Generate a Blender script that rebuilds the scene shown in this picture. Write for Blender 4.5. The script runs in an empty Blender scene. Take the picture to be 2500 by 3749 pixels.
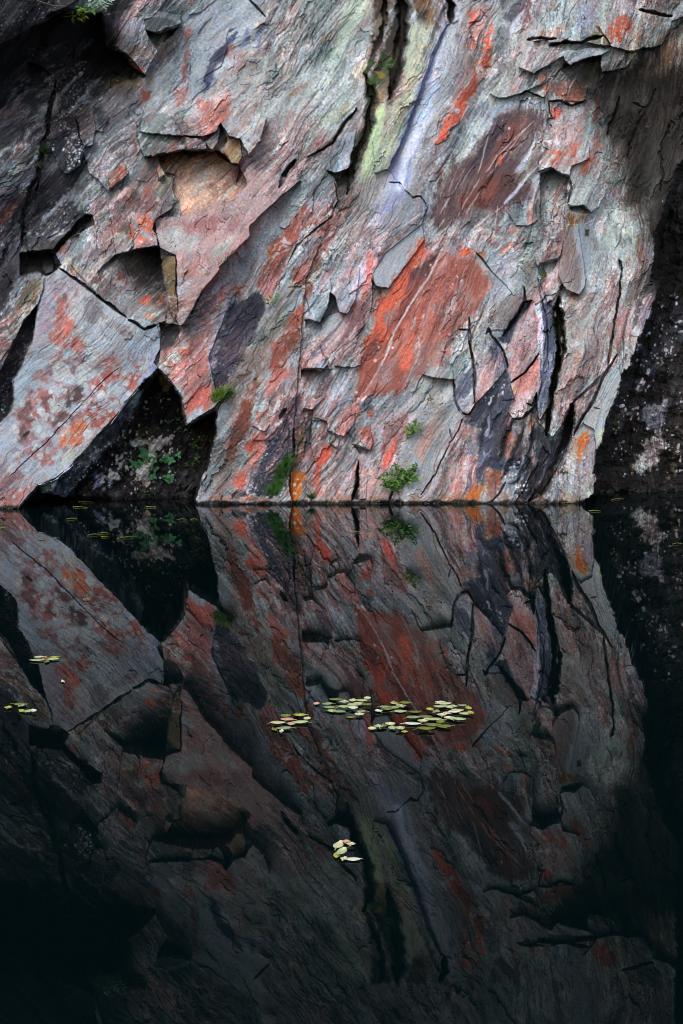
import bpy, bmesh, math, random
import numpy as np
from mathutils import Vector, Matrix, Euler

R = math.radians
random.seed(7)
rng = np.random.RandomState(7)
scene = bpy.context.scene
COLL = scene.collection

# ------------------------------------------------------------------ camera, sky, sun, exposure
CAM_H, DIST, PITCH, FPX = 1.11, 12.0, R(5.6), 5770.0     # metres, metres, pitch down, focal length in photo pixels
cam_d = bpy.data.cameras.new('camera')
cam = bpy.data.objects.new('camera', cam_d); COLL.objects.link(cam)
cam.location = (0, 0, CAM_H); cam.rotation_euler = (R(90) - PITCH, 0, 0)
cam_d.sensor_fit = 'VERTICAL'; cam_d.sensor_height = 36.0
cam_d.lens = FPX / 3749 * 36.0
cam_d.clip_end = 500; cam_d.clip_start = .05
scene.camera = cam

SUN_EL, SUN_AZ = R(44), R(196)          # azimuth measured from +Y (towards the cliff) clockwise: light comes from behind the camera
world = bpy.data.worlds.new('World'); scene.world = world
world.use_nodes = True
wn = world.node_tree
bg = wn.nodes['Background']
sky = wn.nodes.new('ShaderNodeTexSky'); sky.sky_type = 'NISHITA'; sky.sun_disc = False
sky.sun_elevation = SUN_EL; sky.sun_rotation = SUN_AZ
sky.air_density = 1.0; sky.dust_density = 3.0; sky.ozone_density = .6
wn.links.new(sky.outputs[0], bg.inputs[0]); bg.inputs[1].default_value = .15
sd = bpy.data.lights.new('sun', 'SUN'); sd.energy = 1.3; sd.angle = R(24); sd.color = (1, .975, .95)
sun = bpy.data.objects.new('sun', sd); COLL.objects.link(sun)
sdir = Vector((math.sin(SUN_AZ) * math.cos(SUN_EL), math.cos(SUN_AZ) * math.cos(SUN_EL), math.sin(SUN_EL)))
sun.rotation_euler = (-sdir).to_track_quat('-Z', 'Y').to_euler(); sun.location = sdir * 30
scene.view_settings.view_transform = 'Standard'; scene.view_settings.look = 'None'
scene.cycles.filter_width = 1.0
scene.view_settings.exposure = 0.40; scene.view_settings.gamma = 1

# ------------------------------------------------------------------ helpers
def tag(o, label=None, cat=None, group=None, kind=None):
    if label: o['label'] = label
    if cat: o['category'] = cat
    if group: o['group'] = group
    if kind: o['kind'] = kind
    return o

def ray(px, py):
    """direction in the world of a point of the survey sheet; y component 1"""
    a = (px - 1250.0) / FPX; b = -(py - 1874.5) / FPX
    dy = math.cos(PITCH) + b * math.sin(PITCH)
    dz = -math.sin(PITCH) + b * math.cos(PITCH)
    return a / dy, dz / dy

def on_face(px, py, d):
    rx, rz = ray(px, py); y = DIST - d
    return np.array((rx * y, y, CAM_H + rz * y))

def on_water(px, py, z=0.0):
    rx, rz = ray(px, py); t = (z - CAM_H) / rz
    return Vector((rx * t, t, z))

def srgb(c):
    c = np.asarray(c, dtype=np.float32) / 255.0
    return np.where(c <= .04045, c / 12.92, ((np.maximum(c, 0) + .055) / 1.055) ** 2.4)

# gradient noise on arrays
_ga = np.arange(256) * (2 * np.pi / 256)
_GX, _GY = np.cos(_ga).astype(np.float32), np.sin(_ga).astype(np.float32)
def _h(ix, iy, seed):
    h = (ix.astype(np.uint32) * np.uint32(374761393) + iy.astype(np.uint32) * np.uint32(668265263) + np.uint32(seed * 974711 & 0xffffffff))
    h = (h ^ (h >> np.uint32(13))) * np.uint32(1274126177)
    return ((h ^ (h >> np.uint32(16))) & np.uint32(255)).astype(np.int32)
def noise(x, y, seed=0):
    fx, fy = np.floor(x), np.floor(y)
    ix, iy = fx.astype(np.int64), fy.astype(np.int64)
    u, v = (x - fx).astype(np.float32), (y - fy).astype(np.float32)
    def g(dx, dy):
        k = _h(ix + dx, iy + dy, seed)
        return _GX[k] * (u - dx) + _GY[k] * (v - dy)
    su = u * u * u * (u * (u * 6 - 15) + 10); sv = v * v * v * (v * (v * 6 - 15) + 10)
    a = g(0, 0); b = g(1, 0); c = g(0, 1); d = g(1, 1)
    a = a + su * (b - a); c = c + su * (d - c)
    return (a + sv * (c - a)) * 1.45
def fbm(x, y, octv=4, seed=0, gain=.5):
    s = 0; amp = 1.0; t = 0
    for k in range(octv):
        s = s + amp * noise(x * 2.0 ** k + 17.3 * k, y * 2.0 ** k - 9.1 * k, seed + k)
        t += amp * amp; amp *= gain
    return s / math.sqrt(t)
def sstep(a, b, x):
    t = np.clip((x - a) / (b - a), 0, 1); return t * t * (3 - 2 * t)

# ------------------------------------------------------------------ survey grid of the cliff (photo pixels), fine where it is seen
def axis(lo, flo, fhi, hi, step, grow):
    mid = list(np.arange(flo, fhi + step, step))
    a = []; s = step; x = flo
    while x > lo: s *= grow; x -= s; a.append(x)
    b = []; s = step; x = mid[-1]
    while x < hi: s *= grow; x += s; b.append(x)
    return np.array(a[::-1] + mid + b, dtype=np.float32)
STEP = 2.3
AX = axis(-2600, -90, 2590, 5200, STEP, 1.05)
AY = axis(-3600, -150, 1875, 2080, STEP, 1.05)
NX, NY = len(AX), len(AY)
PX, PY = np.meshgrid(AX, AY)                       # rows go down
PX = PX.astype(np.float32); PY = PY.astype(np.float32)

TILE = {'A': (0, 0), 'B': (800, 0), 'C': (1600, 0), 'D': (0, 650), 'E': (800, 650), 'F': (1600, 650),
        'G': (0, 1250), 'H': (800, 1250), 'I': (1600, 1250)}
def pts(tile, s):
    out = []
    for w in s.split():
        x, y = w.split(','); x = float(x); y = float(y)
        if tile == 'Z': out.append((x * 1.5944, y * 1.5944))
        elif tile == 'X': out.append((x, y))
        else:
            ox, oy = TILE[tile]; out.append((ox + x * .57398, oy + y * .57398))
    return np.array(out, dtype=np.float32)

# foliation of the slate: strike steepens from left to right
ANG = [(500, 47), (1150, 55), (1700, 62), (2000, 71), (2300, 79)]
BENDX = 46 * fbm(PX / 420, PY / 420, 2, 401) + 7 * fbm(PX / 120, PY / 120, 2, 403)
BENDY = 46 * fbm(PX / 420, PY / 420, 2, 405) + 7 * fbm(PX / 120, PY / 120, 2, 407)
def aniso(along, across, octv, seed, gain=.5, twist=0):
    out = np.zeros_like(PX)
    xs = [a[0] for a in ANG]
    for k, (xc, ang) in enumerate(ANG):
        lo = xs[k - 1] if k else -1e9; hi = xs[k + 1] if k < len(ANG) - 1 else 1e9
        i0, i1 = np.searchsorted(AX, lo), np.searchsorted(AX, hi)
        x, y = PX[:, i0:i1], PY[:, i0:i1]
        w = np.ones_like(x)
        if k: w = np.where(x < xc, sstep(lo, xc, x), w)
        if k < len(ANG) - 1: w = np.where(x > xc, 1 - sstep(xc, hi, x), w)
        t = R(ang + twist)
        x = x + BENDX[:, i0:i1]; y = y + BENDY[:, i0:i1]
        a = x * math.cos(t) - y * math.sin(t); b = x * math.sin(t) + y * math.cos(t)
        out[:, i0:i1] += w * fbm(a / along, b / across, octv, seed, gain)
    return out
def unif(n): return 1 / (1 + np.exp(-n * 3.6))

N_BIG = aniso(900, 200, 3, 1)
N_MID = aniso(260, 44, 4, 11)
N_FINE = aniso(70, 11, 3, 21, .6)
N_BLOT = fbm(PX / 60, PY / 60, 4, 31)
N_GRIT = fbm(PX / 9, PY / 9, 2, 41, .7)
N_SOFT = fbm(PX / 330, PY / 330, 3, 51)
WX = fbm(PX / 55, PY / 55, 4, 61, .6); WY = fbm(PX / 55, PY / 55, 4, 71, .6)
U_A = unif(N_MID * .8 + N_FINE * .35); U_B = unif(N_BLOT); U_F = unif(N_FINE * .7 + N_GRIT * .6)
PATCH = {'a': U_A, 'b': U_B, 'f': U_F}

D = np.zeros_like(PX)                                # relief towards the viewer, metres
COL = np.zeros(PX.shape + (3,), dtype=np.float32)    # pigment of the rock with some painted shade, sRGB 0..255
WET = np.zeros_like(PX)                              # 0 dry .. 1 wet

def window(p, m):
    x0, y0 = p.min(0) - m; x1, y1 = p.max(0) + m
    return (slice(np.searchsorted(AY, y0), np.searchsorted(AY, y1) + 1), slice(np.searchsorted(AX, x0), np.searchsorted(AX, x1) + 1))
def warped(w, jag):
    return PX[w] + jag * WX[w], PY[w] + jag * WY[w]
def seg_d(x, y, a, b):
    dx, dy = b[0] - a[0], b[1] - a[1]; L = dx * dx + dy * dy + 1e-6
    t = np.clip(((x - a[0]) * dx + (y - a[1]) * dy) / L, 0, 1)
    return np.hypot(x - a[0] - t * dx, y - a[1] - t * dy), t
def sdf(x, y, p):
    """signed distance to a polygon, negative inside"""
    d = np.full_like(x, 1e9); ins = np.zeros(x.shape, bool)
    for i in range(len(p)):
        a, b = p[i], p[(i + 1) % len(p)]
        d = np.minimum(d, seg_d(x, y, a, b)[0])
        if a[1] != b[1]:
            c = (a[1] > y) != (b[1] > y)
            ins ^= c & (x < (b[0] - a[0]) * (y - a[1]) / (b[1] - a[1]) + a[0])
    return np.where(ins, -d, d)
def line_d(x, y, p):
    d = np.full_like(x, 1e9); tt = np.zeros_like(x); n = len(p) - 1
    for i in range(n):
        e, t = seg_d(x, y, p[i], p[i + 1]); m = e < d
        d = np.where(m, e, d); tt = np.where(m, (i + t) / n, tt)
    return d, tt

def blend(w, m, rgb):
    c = COL[w]; c += m[..., None] * (np.array(rgb, dtype=np.float32) - c)
def P(tile, s, rgb, a=1.0, soft=8, jag=10, cov=None, pn='a', wet=0):
    """pigment inside an outline"""
    p = pts(tile, s); w = window(p, soft + jag * 2 + 2)
    x, y = warped(w, jag)
    m = a * (1 - sstep(-soft, soft, sdf(x, y, p) + .9 * jag * N_FINE[w] + .35 * jag * N_GRIT[w]))
    if cov is not None: m = m * sstep(1 - cov - .12, 1 - cov + .12, PATCH[pn][w])
    blend(w, m, rgb)
    if wet: WET[w] = np.maximum(WET[w], m * wet)
def S(tile, s, width, rgb, a=1.0, soft=None, jag=6, cov=None, pn='a', taper=True, wet=0):
    """pigment along a line (width in photo pixels)"""
    p = pts(tile, s); w = window(p, width * 2 + jag * 2 + 6)
    x, y = warped(w, jag)
    d, t = line_d(x, y, p)
    r = width * .5 * (np.clip(4 * t * (1 - t) + .35, 0, 1) if taper else 1)
    sf = soft if soft is not None else max(1.6, width * .25)
    m = a * (1 - sstep(r - sf, r + sf, d + (width * .12 * N_FINE[w] if width > 8 else 0)))
    if cov is not None: m = m * sstep(1 - cov - .12, 1 - cov + .12, PATCH[pn][w])
    blend(w, m, rgb)
    if wet: WET[w] = np.maximum(WET[w], m * wet)
def LICH(tile, s, rgb=(164, 168, 164), a=.95):
    """crusts of lichen: x,y,r triples"""
    for q in s.split():
        x0, y0, r = [float(v) for v in q.split(',')]
        ox, oy = TILE[tile]; c = np.array([[ox + x0 * .574, oy + y0 * .574]], dtype=np.float32); r *= .574
        w = window(c, r * 1.6 + 8); x, y = warped(w, min(9, r * .35))
        d = np.hypot(x - c[0, 0], y - c[0, 1])
        k = random.uniform(-8, 8)
        m = a * (1 - sstep(r - 1.8, r + 1.6, d)) * (.7 + .3 * sstep(.25, .6, U_F[w]))
        blend(w, m, (rgb[0] + k, rgb[1] + k, rgb[2] + k))
def SPECK(tile, s, n, rgb=(205, 208, 214), r0=1.6, r1=4.2, a=.9, bias='a', th=.45):
    p = pts(tile, s); lo, hi = p.min(0), p.max(0); k = 0; tries = 0
    while k < n and tries < n * 12:
        tries += 1
        c = np.array([[rng.uniform(lo[0], hi[0]), rng.uniform(lo[1], hi[1])]], dtype=np.float32)
        if sdf(c[:, :1], c[:, 1:], p)[0, 0] > 0: continue
        i, j = min(NY - 1, np.searchsorted(AY, c[0, 1])), min(NX - 1, np.searchsorted(AX, c[0, 0]))
        if PATCH[bias][i, j] < th: continue
        r = r0 + (r1 - r0) * rng.rand() ** 2.5
        w = window(c, r * 2 + 4); st = rng.uniform(.7, 1.5)
        d = np.hypot((PX[w] - c[0, 0]) * st + (PY[w] - c[0, 1]) * .3, (PY[w] - c[0, 1]) / st)
        blend(w, a * rng.uniform(.5, 1) * (1 - sstep(r - 1.3, r + 1.3, d)), rgb); k += 1
def F(tile, s, h, ang, jag=7, pw=1.0, soft=1.6, base=0.0):
    """flake of slate: thickest (h) at the lip it has towards ang (degrees, 0 right, 90 up), feathering to base*h at the other end; h<0 is a scar"""
    if abs(h) < .13: h *= .78
    jag *= .7
    p = pts(tile, s); w = window(p, jag * 2 + 6); x, y = warped(w, jag)
    m = 1 - sstep(-soft, soft, sdf(x, y, p) + 1.6 * N_FINE[w])
    ux, uy = math.cos(R(ang)), -math.sin(R(ang))
    q = p[:, 0] * ux + p[:, 1] * uy
    r = np.clip((PX[w] * ux + PY[w] * uy - q.min()) / (q.max() - q.min()), 0, 1) ** pw
    D[w] += h * m * (base + (1 - base) * r)
def GR(tile, s, width, depth, jag=5, taper=True):
    """open joint"""
    p = pts(tile, s); w = window(p, width + jag * 2 + 4); x, y = warped(w, jag)
    d, t = line_d(x, y, p)
    r = width * .36 * (np.clip(5 * t * (1 - t) + .2, 0, 1) if taper else 1) * np.clip(1 + (.55 * WY[w] + .3 * N_FINE[w]) * (1 if width < 40 else .4), .25, 2)
    D[w] -= depth * (1 - sstep(r * .35, r + 1.2, d))
def SET(tile, s, val, jag=8, soft=1.8, back=1.8):
    """replace the relief inside an outline (a recess or the wall behind)"""
    p = pts(tile, s); w = window(p, jag * 2 + 6); x, y = warped(w, jag)
    m = 1 - sstep(-back, soft, sdf(x, y, p))
    m = np.where(m < 1, m ** 1.5, 1)
    v = val(PX[w], PY[w]) if callable(val) else val
    D[w] = D[w] * (1 - m) + m * v
def MASK(tile, s, jag=8):
    p = pts(tile, s); w = window(p, jag * 2 + 6); x, y = warped(w, jag)
    out = np.zeros(PX.shape, bool); out[w] = sdf(x, y, p) < 0
    return out

# ------------------------------------------------------------------ RELIEF
CTRL = """-600,1150,.5 0,1150,.36 200,1000,.3 365,860,.2 0,900,.12 100,650,.02 250,780,.2 0,400,.2 0,0,.62 150,40,.5 230,130,-.12 130,230,-.1 330,60,.2
 420,120,.08 200,400,.06 90,560,-.1 600,0,.05 700,300,.06 500,500,.12 420,700,.2 600,700,.02 430,950,.2 500,1140,.02 784,1150,.03 1000,1140,.02 1200,1140,.03
 1340,1150,0 1000,800,.05 1000,500,.0 900,200,-.05 880,0,-.12 1100,0,-.02 1300,60,.12 1450,60,.08 1300,400,.08 1430,250,-.1 1568,60,-.1 1540,300,-.26 1500,480,-.16
 1500,650,-.12 1420,860,-.08 1568,600,-.35 1300,800,.05 2300,600,-.9 2300,0,-.4 784,-600,-.2 0,-600,.7 1568,-600,-.1 784,-2200,-.8"""
cp = np.array([[float(v) for v in q.split(',')] for q in CTRL.split()], dtype=np.float32)
num = np.zeros_like(PX); den = np.zeros_like(PX)
for cx, cy, cd in cp:
    wgt = 1 / (((PX - cx * 1.5944) ** 2 + (PY - cy * 1.5944) ** 2) / 1e4 + .8) ** 1.8
    num += wgt * cd; den += wgt
D[:] = num / den
del num, den
D += .04 * N_BIG + .008 * N_MID + .022 * N_SOFT
D += .012 * aniso(420, 90, 2, 81)
# laminations: thin overlapping sheets, each with its lip
lam = (aniso(700, 150, 4, 91, .55) * 5.0); lam = lam - np.floor(lam)
D += .005 * lam * sstep(.1, .6, unif(N_SOFT + .4 * N_BIG))
lam = (aniso(180, 40, 3, 95, .6, 6) * 3.0); lam = lam - np.floor(lam)
D += .0020 * lam * sstep(.35, .75, U_B)
D += .0016 * N_FINE + .0011 * N_GRIT

RIGHT_EDGE = ("C 1640,-260 C 1600,40 C 1568,100 C 1500,130 C 1640,900 C 1568,1000 C 1530,1050 F 1510,0 F 1470,100 F 1440,230 F 1380,350 F 1385,430 F 1365,560 F 1360,660 F 1400,710 "
              "F 1380,800 F 1330,930 F 1280,1040 F 1260,1110 F 1200,1220 I 1170,200 I 1170,290 I 1130,380 I 1080,490 I 1050,640 I 1020,690 I 1010,770 I 985,840 I 1005,890 I 990,970 I 935,1010 I 930,1500")
def path(s):
    t = s.split(); out = []
    for k in range(0, len(t), 2): out.append(pts(t[k], t[k + 1])[0])
    return ' '.join('%.1f,%.1f' % (a[0], a[1]) for a in out)
RW = path("C 1900,-900 C 1660,-300 C 1650,300 C 1640,900 C 1568,1000 C 1530,1050 F 1510,0 F 1470,100 F 1440,230 F 1380,350 F 1385,430 F 1365,560 F 1360,660 F 1400,710 "
          "F 1380,800 F 1330,930 F 1280,1040 F 1260,1110 F 1200,1220 I 1170,200 I 1170,290 I 1130,380 I 1080,490 I 1050,640 I 1020,690 I 1010,770 I 985,840 I 1005,890 I 990,970 I 935,1010 I 925,1500")
RW_POLY = RW + " 6500,2400 6500,-900"
REC = path("G 1010,172 G 940,240 G 880,292 G 790,410 G 700,512 G 600,625 G 500,740 G 430,815 G 370,858 G 230,930 G 130,1045 G 60,1300 G 1240,1300 G 1255,1015 G 1290,900 G 1320,860 G 1350,700 G 1380,600 G 1385,440 G 1300,470 G 1200,530 G 1185,515 G 1165,370 G 1100,265 G 1050,215")
SLAB = path("D 300,650 D 375,585 D 560,705 D 660,785 D 800,890 D 920,972 D 1030,930 D 1020,1090 D 985,1180 G 1008,168 G 940,240 G 880,292 G 790,410 G 700,512 G 600,625 G 500,740 G 430,815 G 370,858 G 230,930 G 130,1045 G 60,1300 G -900,1300 G -900,700 G 0,520 G 80,430 G 90,250 G 170,100 G 200,0 D 235,880")
M_RIGHT = MASK('X', RW_POLY, 9); M_REC = MASK('X', REC, 6); M_SLAB = MASK('X', SLAB, 5)

# large scars and flakes, upper left
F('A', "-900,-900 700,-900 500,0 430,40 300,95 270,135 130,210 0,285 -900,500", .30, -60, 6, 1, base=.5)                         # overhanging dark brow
F('A', "0,285 270,140 420,60 650,90 665,300 800,330 925,480 780,520 620,600 500,660 350,560 200,560 60,620 0,700", -.22, 70, 8, .8, base=.25)
F('A', "665,95 800,60 1150,150 1000,210 930,190 1010,330 960,400 925,480 830,420 790,330 750,300 670,300", .14, -110, 8, .8, base=.3)
F('A', "910,120 1000,70 1150,100 1160,165 1060,185 1000,215 930,190", .10, -80, 8, .7)
F('A', "930,195 1010,215 1130,180 1060,250 1000,300 960,260", -.16, 100, 6, .8)
F('A', "480,250 540,240 560,310 540,350 470,370", .07, -80, 5)
F('A', "180,400 260,420 330,480 340,520 300,550 220,540 190,480", -.10, 90, 5)
F('A', "600,680 660,690 690,760 650,850 610,830", .06, -30, 5)
F('A', "370,770 480,740 500,870 545,950 510,1060 430,1110 390,1090 320,950", .13, -80, 5, base=.4)
F('A', "490,760 590,680 610,830 590,920 540,940 510,880", .09, -90, 5, base=.3)
GR('A', "355,500 330,620 310,760 300,860 270,960 255,1100 235,1220", 30, .07, 12)
GR('D', "235,0 190,80 160,180 150,330 130,430", 24, .06, 12)
F('A', "540,990 690,940 760,1000 800,1060 810,1130 700,1200 690,1215 560,1100", .08, -110, 8)
F('A', "790,1040 820,1110 700,1200 690,1130", .09, -60, 5)
for q in range(9):
    y = 1010 + q * 26 + rng.uniform(-8, 8); a, b = rng.uniform(-40, 90), rng.uniform(150, 248)
    F('A', "%d,%d %d,%d %d,%d %d,%d %d,%d" % (a, y + 60 - a * .25, (a + b) / 2, y + 15, b, y - 10, b - 10, y + 12, a + 20, y + 80 - a * .25), rng.uniform(.012, .03), -95, 13)
F('D', "150,310 300,200 540,220 580,260 500,360 420,400 330,460 180,470", .10, -70, 8, base=.2)
F('D', "250,470 330,460 540,230 590,240 600,300 420,400 360,470 330,500", -.16, -20, 5, .6, base=.5)
F('D', "130,480 350,480 390,560 340,610 290,630 250,590 130,620", -.22, 60, 7, .7, base=.4)
F('D', "270,530 330,520 350,570 340,600 290,620 270,590", .10, -90, 5, base=.4)

# brow with the orange patch, the scar under it
F('A', "890,840 910,740 960,640 1100,560 1400,560 1620,690 1700,760 1660,900 1580,990 1530,885 1460,870 1405,785 1370,845 1290,872 1170,866 1040,860 960,850", .16, -85, 7, 1.3)
F('A', "880,860 900,760 1000,715 1110,750 1140,830 1180,870 1310,900 1315,960 1160,960 1000,985 920,1010 900,950", .135, -90, 14, .7, base=.15)
SCAR = path("A 1000,1000 A 1150,955 A 1310,955 A 1350,965 A 1400,960 A 1480,1045 A 1530,1050 A 1568,1160 D 1560,60 D 1480,130 D 1300,190 D 1150,240 D 1140,180 D 1115,100 D 1100,0 A 1060,1120")
F('X', SCAR, -.26, 80, 7, 1.2, base=.12)
F('A', "1310,900 1400,800 1410,840 1385,920 1355,962 1325,940", .08, -60, 4, base=.4)
F('A', "1405,790 1445,870 1450,900 1400,960 1365,950 1390,920", -.14, 60, 4, base=.4)
F('A', "1440,880 1530,888 1543,990 1520,1045 1480,1042 1420,960", .08, -40, 5, base=.1)
F('A', "1370,955 1450,1000 1470,1040 1500,1060 1400,1000", -.12, 0, 4, base=.5)
F('A', "1000,1045 1090,1030 1115,1110 1060,1100 1020,1150 1005,1110", .09, -110, 4, base=.2)

# spike, block and the hollow between them
SPIKE = path("D 1000,362 D 1020,450 D 1120,500 D 1128,700 D 1135,800 D 1125,905 D 1140,938 D 1160,942 D 1200,890 D 1280,740 D 1400,585 D 1460,520 E 0,580 E 100,480 E 200,372 E 200,310 E 350,160 E 520,20 D 1600,-60 D 1480,150 D 1300,200 D 1150,250 D 980,250")
F('X', SPIKE, .24, -70, 5, .8, base=.05)
F('D', "1035,490 1118,503 1120,700 1135,805 1122,912 1080,850 1065,700 1040,620", .13, 0, 4, 1, base=.1)
F('D', "690,175 800,60 960,70 1100,200 990,260 975,330 1000,365 1008,437 850,462 735,492 720,350", .17, -85, 5, .9, base=.12)
HOLL = path("D 735,492 D 850,462 D 1008,440 D 1022,455 D 1040,640 D 1085,860 D 1060,905 D 990,935 D 920,900 D 820,880 D 690,800 D 620,600")
F('X', HOLL, -.42, 38, 5, 1.5, base=.0)
F('D', "450,560 640,500 735,495 800,560 860,720 850,880 800,885 660,785", .05, 150, 6)
GR('D', "375,578 470,640 560,705 660,785 740,845 805,888", 17, .17, 3)
F('D', "700,800 850,830 1060,880 1050,915 915,965 820,905", .09, -80, 6, base=.2)
GR('D', "815,905 870,935 920,970 1000,945", 12, .1, 4)
# leaning slab and the flake right of it
F('X', SLAB, .12, -60, 5, 1, base=.35)
F('X', path("D 240,820 D 200,1040 D 150,1180 G 80,240 G 80,430 G 0,520 G -60,560 G -60,200 D 0,1230 D 60,1100 D 160,900"), -.20, -20, 6, .8, base=.3)
F('D', "60,860 180,700 290,640 250,800 150,940 60,1080 -20,1200 -20,1020", .05, -30, 6)
GR('G', "520,400 640,265 760,170", 5, .02, 3); GR('G', "60,860 300,640 520,400", 5, .02, 3)
F('X', path("D 1030,930 D 1130,940 D 1200,900 D 1290,740 D 1480,760 D 1390,1000 D 1330,1150 G 1380,320 G 1470,300 G 1370,420 G 1300,460 G 1200,527 G 1185,515 G 1165,370 G 1100,265 G 1015,172 D 1020,1090"), .14, -75, 5, 1, base=.15)
F('D', "1020,930 1120,935 1150,950 1130,1040 1060,1120 1020,1080", -.14, 70, 5, .8)
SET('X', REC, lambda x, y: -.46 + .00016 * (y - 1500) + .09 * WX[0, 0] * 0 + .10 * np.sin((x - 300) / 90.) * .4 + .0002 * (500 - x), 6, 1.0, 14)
w_rec = M_REC
D[w_rec] += (.09 * N_BLOT + .05 * N_MID + .03 * N_SOFT)[w_rec]
F('G', "370,860 520,740 710,510 880,300 915,330 800,520 640,740 600,800 420,1000 230,960", .25, -30, 6, .6, base=.6)      # ledge in the dark under the slab
F('G', "230,930 370,868 340,980 150,1045", .25, -60, 6, base=.5)
F('G', "820,620 990,600 1060,700 1000,880 850,900 830,760", .10, 110, 9, base=.3)
F('G', "700,780 790,770 760,900 660,980", .10, 100, 8, base=.3)
F('G', "1000,200 1060,230 1090,300 1050,340 1010,280", .15, 120, 6, base=.5)

# main buttress
F('X', path("E 520,430 E 440,545 E 380,665 E 325,815 E 250,930 E 160,1130 H 70,270 H 20,375 G 1465,300 G 1390,440 G 1380,600 G 1350,700 G 1320,870 G 1255,1015 G 1250,1300 H 480,1300 H 470,1000 H 480,560 E 540,860 E 560,640 E 700,300 E 690,150"), .09, 190, 6, 1, base=.35)
GR('E', "740,40 770,150 720,240 690,270 560,380 500,440 440,545", 9, .05, 6)
GR('B', "940,480 975,560 960,790 890,950 850,1090 815,1240", 34, .09, 12)
GR('B', "1160,-60 1170,80 1160,260 1120,420 1095,640", 52, .12, 10)
GR('B', "1050,-60 1060,160 1000,330 930,500", 36, .12, 9)
F('B', "1235,180 1310,-40 1420,-60 1450,160 1370,330 1290,560 1180,870 1080,1080 1000,1100 980,900 1060,700 1110,560 1185,420", .07, 180, 7, base=.5)
GR('B', "1450,-40 1485,40 1478,150", 34, .14, 5)
F('B', "1455,160 1530,130 1500,330 1400,600 1310,800 1250,1000 1200,1200 1050,1220 1100,1040 1180,870 1290,560", -.05, 180, 4, base=.4, pw=.7)
F('B', "780,872 882,832 870,900 850,992 832,1072 745,1102 690,1082 720,960", .12, -95, 5, base=.15)
F('B', "690,1085 745,1105 830,1072 815,1200 760,1200 740,1130", -.16, 90, 5, base=.1)
GR('B', "560,1010 720,920 800,800 880,690", 14, .06, 6)
GR('B', "380,1200 430,1100 490,1020", 26, .08, 5)
F('B', "250,935 160,1000 110,1180 60,1000 140,890", .05, -45, 5)
GR('B', "190,-10 240,45 300,105", 12, .08, 3)
F('B', "-200,560 0,300 60,290 20,420", .02, -30, 5)
S_ = 0
F('E', "1085,-40 1150,30 1190,75 1210,110 1290,110 1330,190 1300,290 1060,480 980,620 960,540 1000,270", .05, 30, 5, base=.2)
GR('E', "1085,30 1150,28 1190,90 1240,130 1285,115 1330,190", 8, .05, 4)
F('E', "1300,290 1312,400 1210,540 1085,705 1040,700 1000,690 975,610 1060,470", .055, -120, 4, base=.4)
F('E', "975,650 1005,690 1040,705 1035,770 1000,880 960,900 985,760", -.10, 90, 6, base=.1)
F('E', "560,760 640,560 720,640 715,740 690,850 645,925 555,900 590,870", .10, -80, 6, .8)
F('E', "555,905 645,925 660,960 620,1010 560,960", -.08, 90, 6)
F('E', "710,735 745,765 760,860 700,880 640,930 700,830", -.16, 60, 5, base=.2)
F('E', "740,640 900,560 880,780 820,870 765,855 750,770 715,735", .09, -95, 5, .8)
F('E', "440,700 530,690 530,710 490,720 480,705", -.05, 90, 5)
F('E', "530,1140 600,1010 660,1110 700,1190 720,1220 530,1220", .10, -90, 5)
F('E', "650,1060 700,1040 740,1150 700,1215 670,1130", .04, -60, 4)
F('H', "525,110 580,0 640,0 665,90 705,130 655,195 620,180 530,180", .11, -90, 4, base=.2)
F('H', "530,185 620,182 660,195 570,260 530,240", -.12, 90, 5)
F('H', "735,150 760,100 830,140 915,100 910,150 860,165 780,160", .05, -90, 7)
F('H', "600,480 690,370 860,460 870,520 800,610 760,600 700,570 690,510", .07, -80, 7)
F('H', "590,500 690,510 700,580 780,620 770,680 730,680 690,640 600,740 580,600", -.04, 90, 6)
F('H', "700,600 775,620 755,680 710,650", .07, -90, 5)
F('H', "860,655 900,600 975,600 985,650 965,695 900,665", .10, -95, 4, base=.3)
F('H', "870,670 960,695 940,720 900,715", -.12, 90, 4, base=.3)
F('H', "545,420 605,360 640,360 690,350 600,430 560,440", .05, -90, 5)
F('H', "535,430 600,430 590,600 600,740 540,760 560,600", -.05, 0, 6, base=.3)
F('H', "215,540 280,480 330,520 300,580 270,570", .05, -90, 6)
GR('H', "480,560 475,720 455,850 465,1010", 10, .08, 5)
GR('H', "890,760 890,880 870,960 850,1010", 18, .12, 5)
F('H', "895,760 960,800 940,1000 900,1010", .05, 190, 4)
F('H', "1105,950 1000,1030 1085,1030", .03, 0, 3); GR('H', "1110,960 1085,1010", 12, .08, 3)
GR('H', "1560,500 1490,630 1440,720 1380,850 1290,980", 6, .04, 4)
GR('H', "1470,560 1490,630", 5, .03, 3)
GR('H', "1500,240 1510,370 1540,450", 9, .05, 4)
F('H', "1310,215 1350,150 1490,180 1500,240 1420,240 1340,220", .07, -85, 7)
F('H', "1230,360 1300,210 1340,230 1500,250 1510,380 1400,420 1240,440", -.04, 90, 7)
GR('H', "390,490 430,430", 22, .06, 3)

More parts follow.
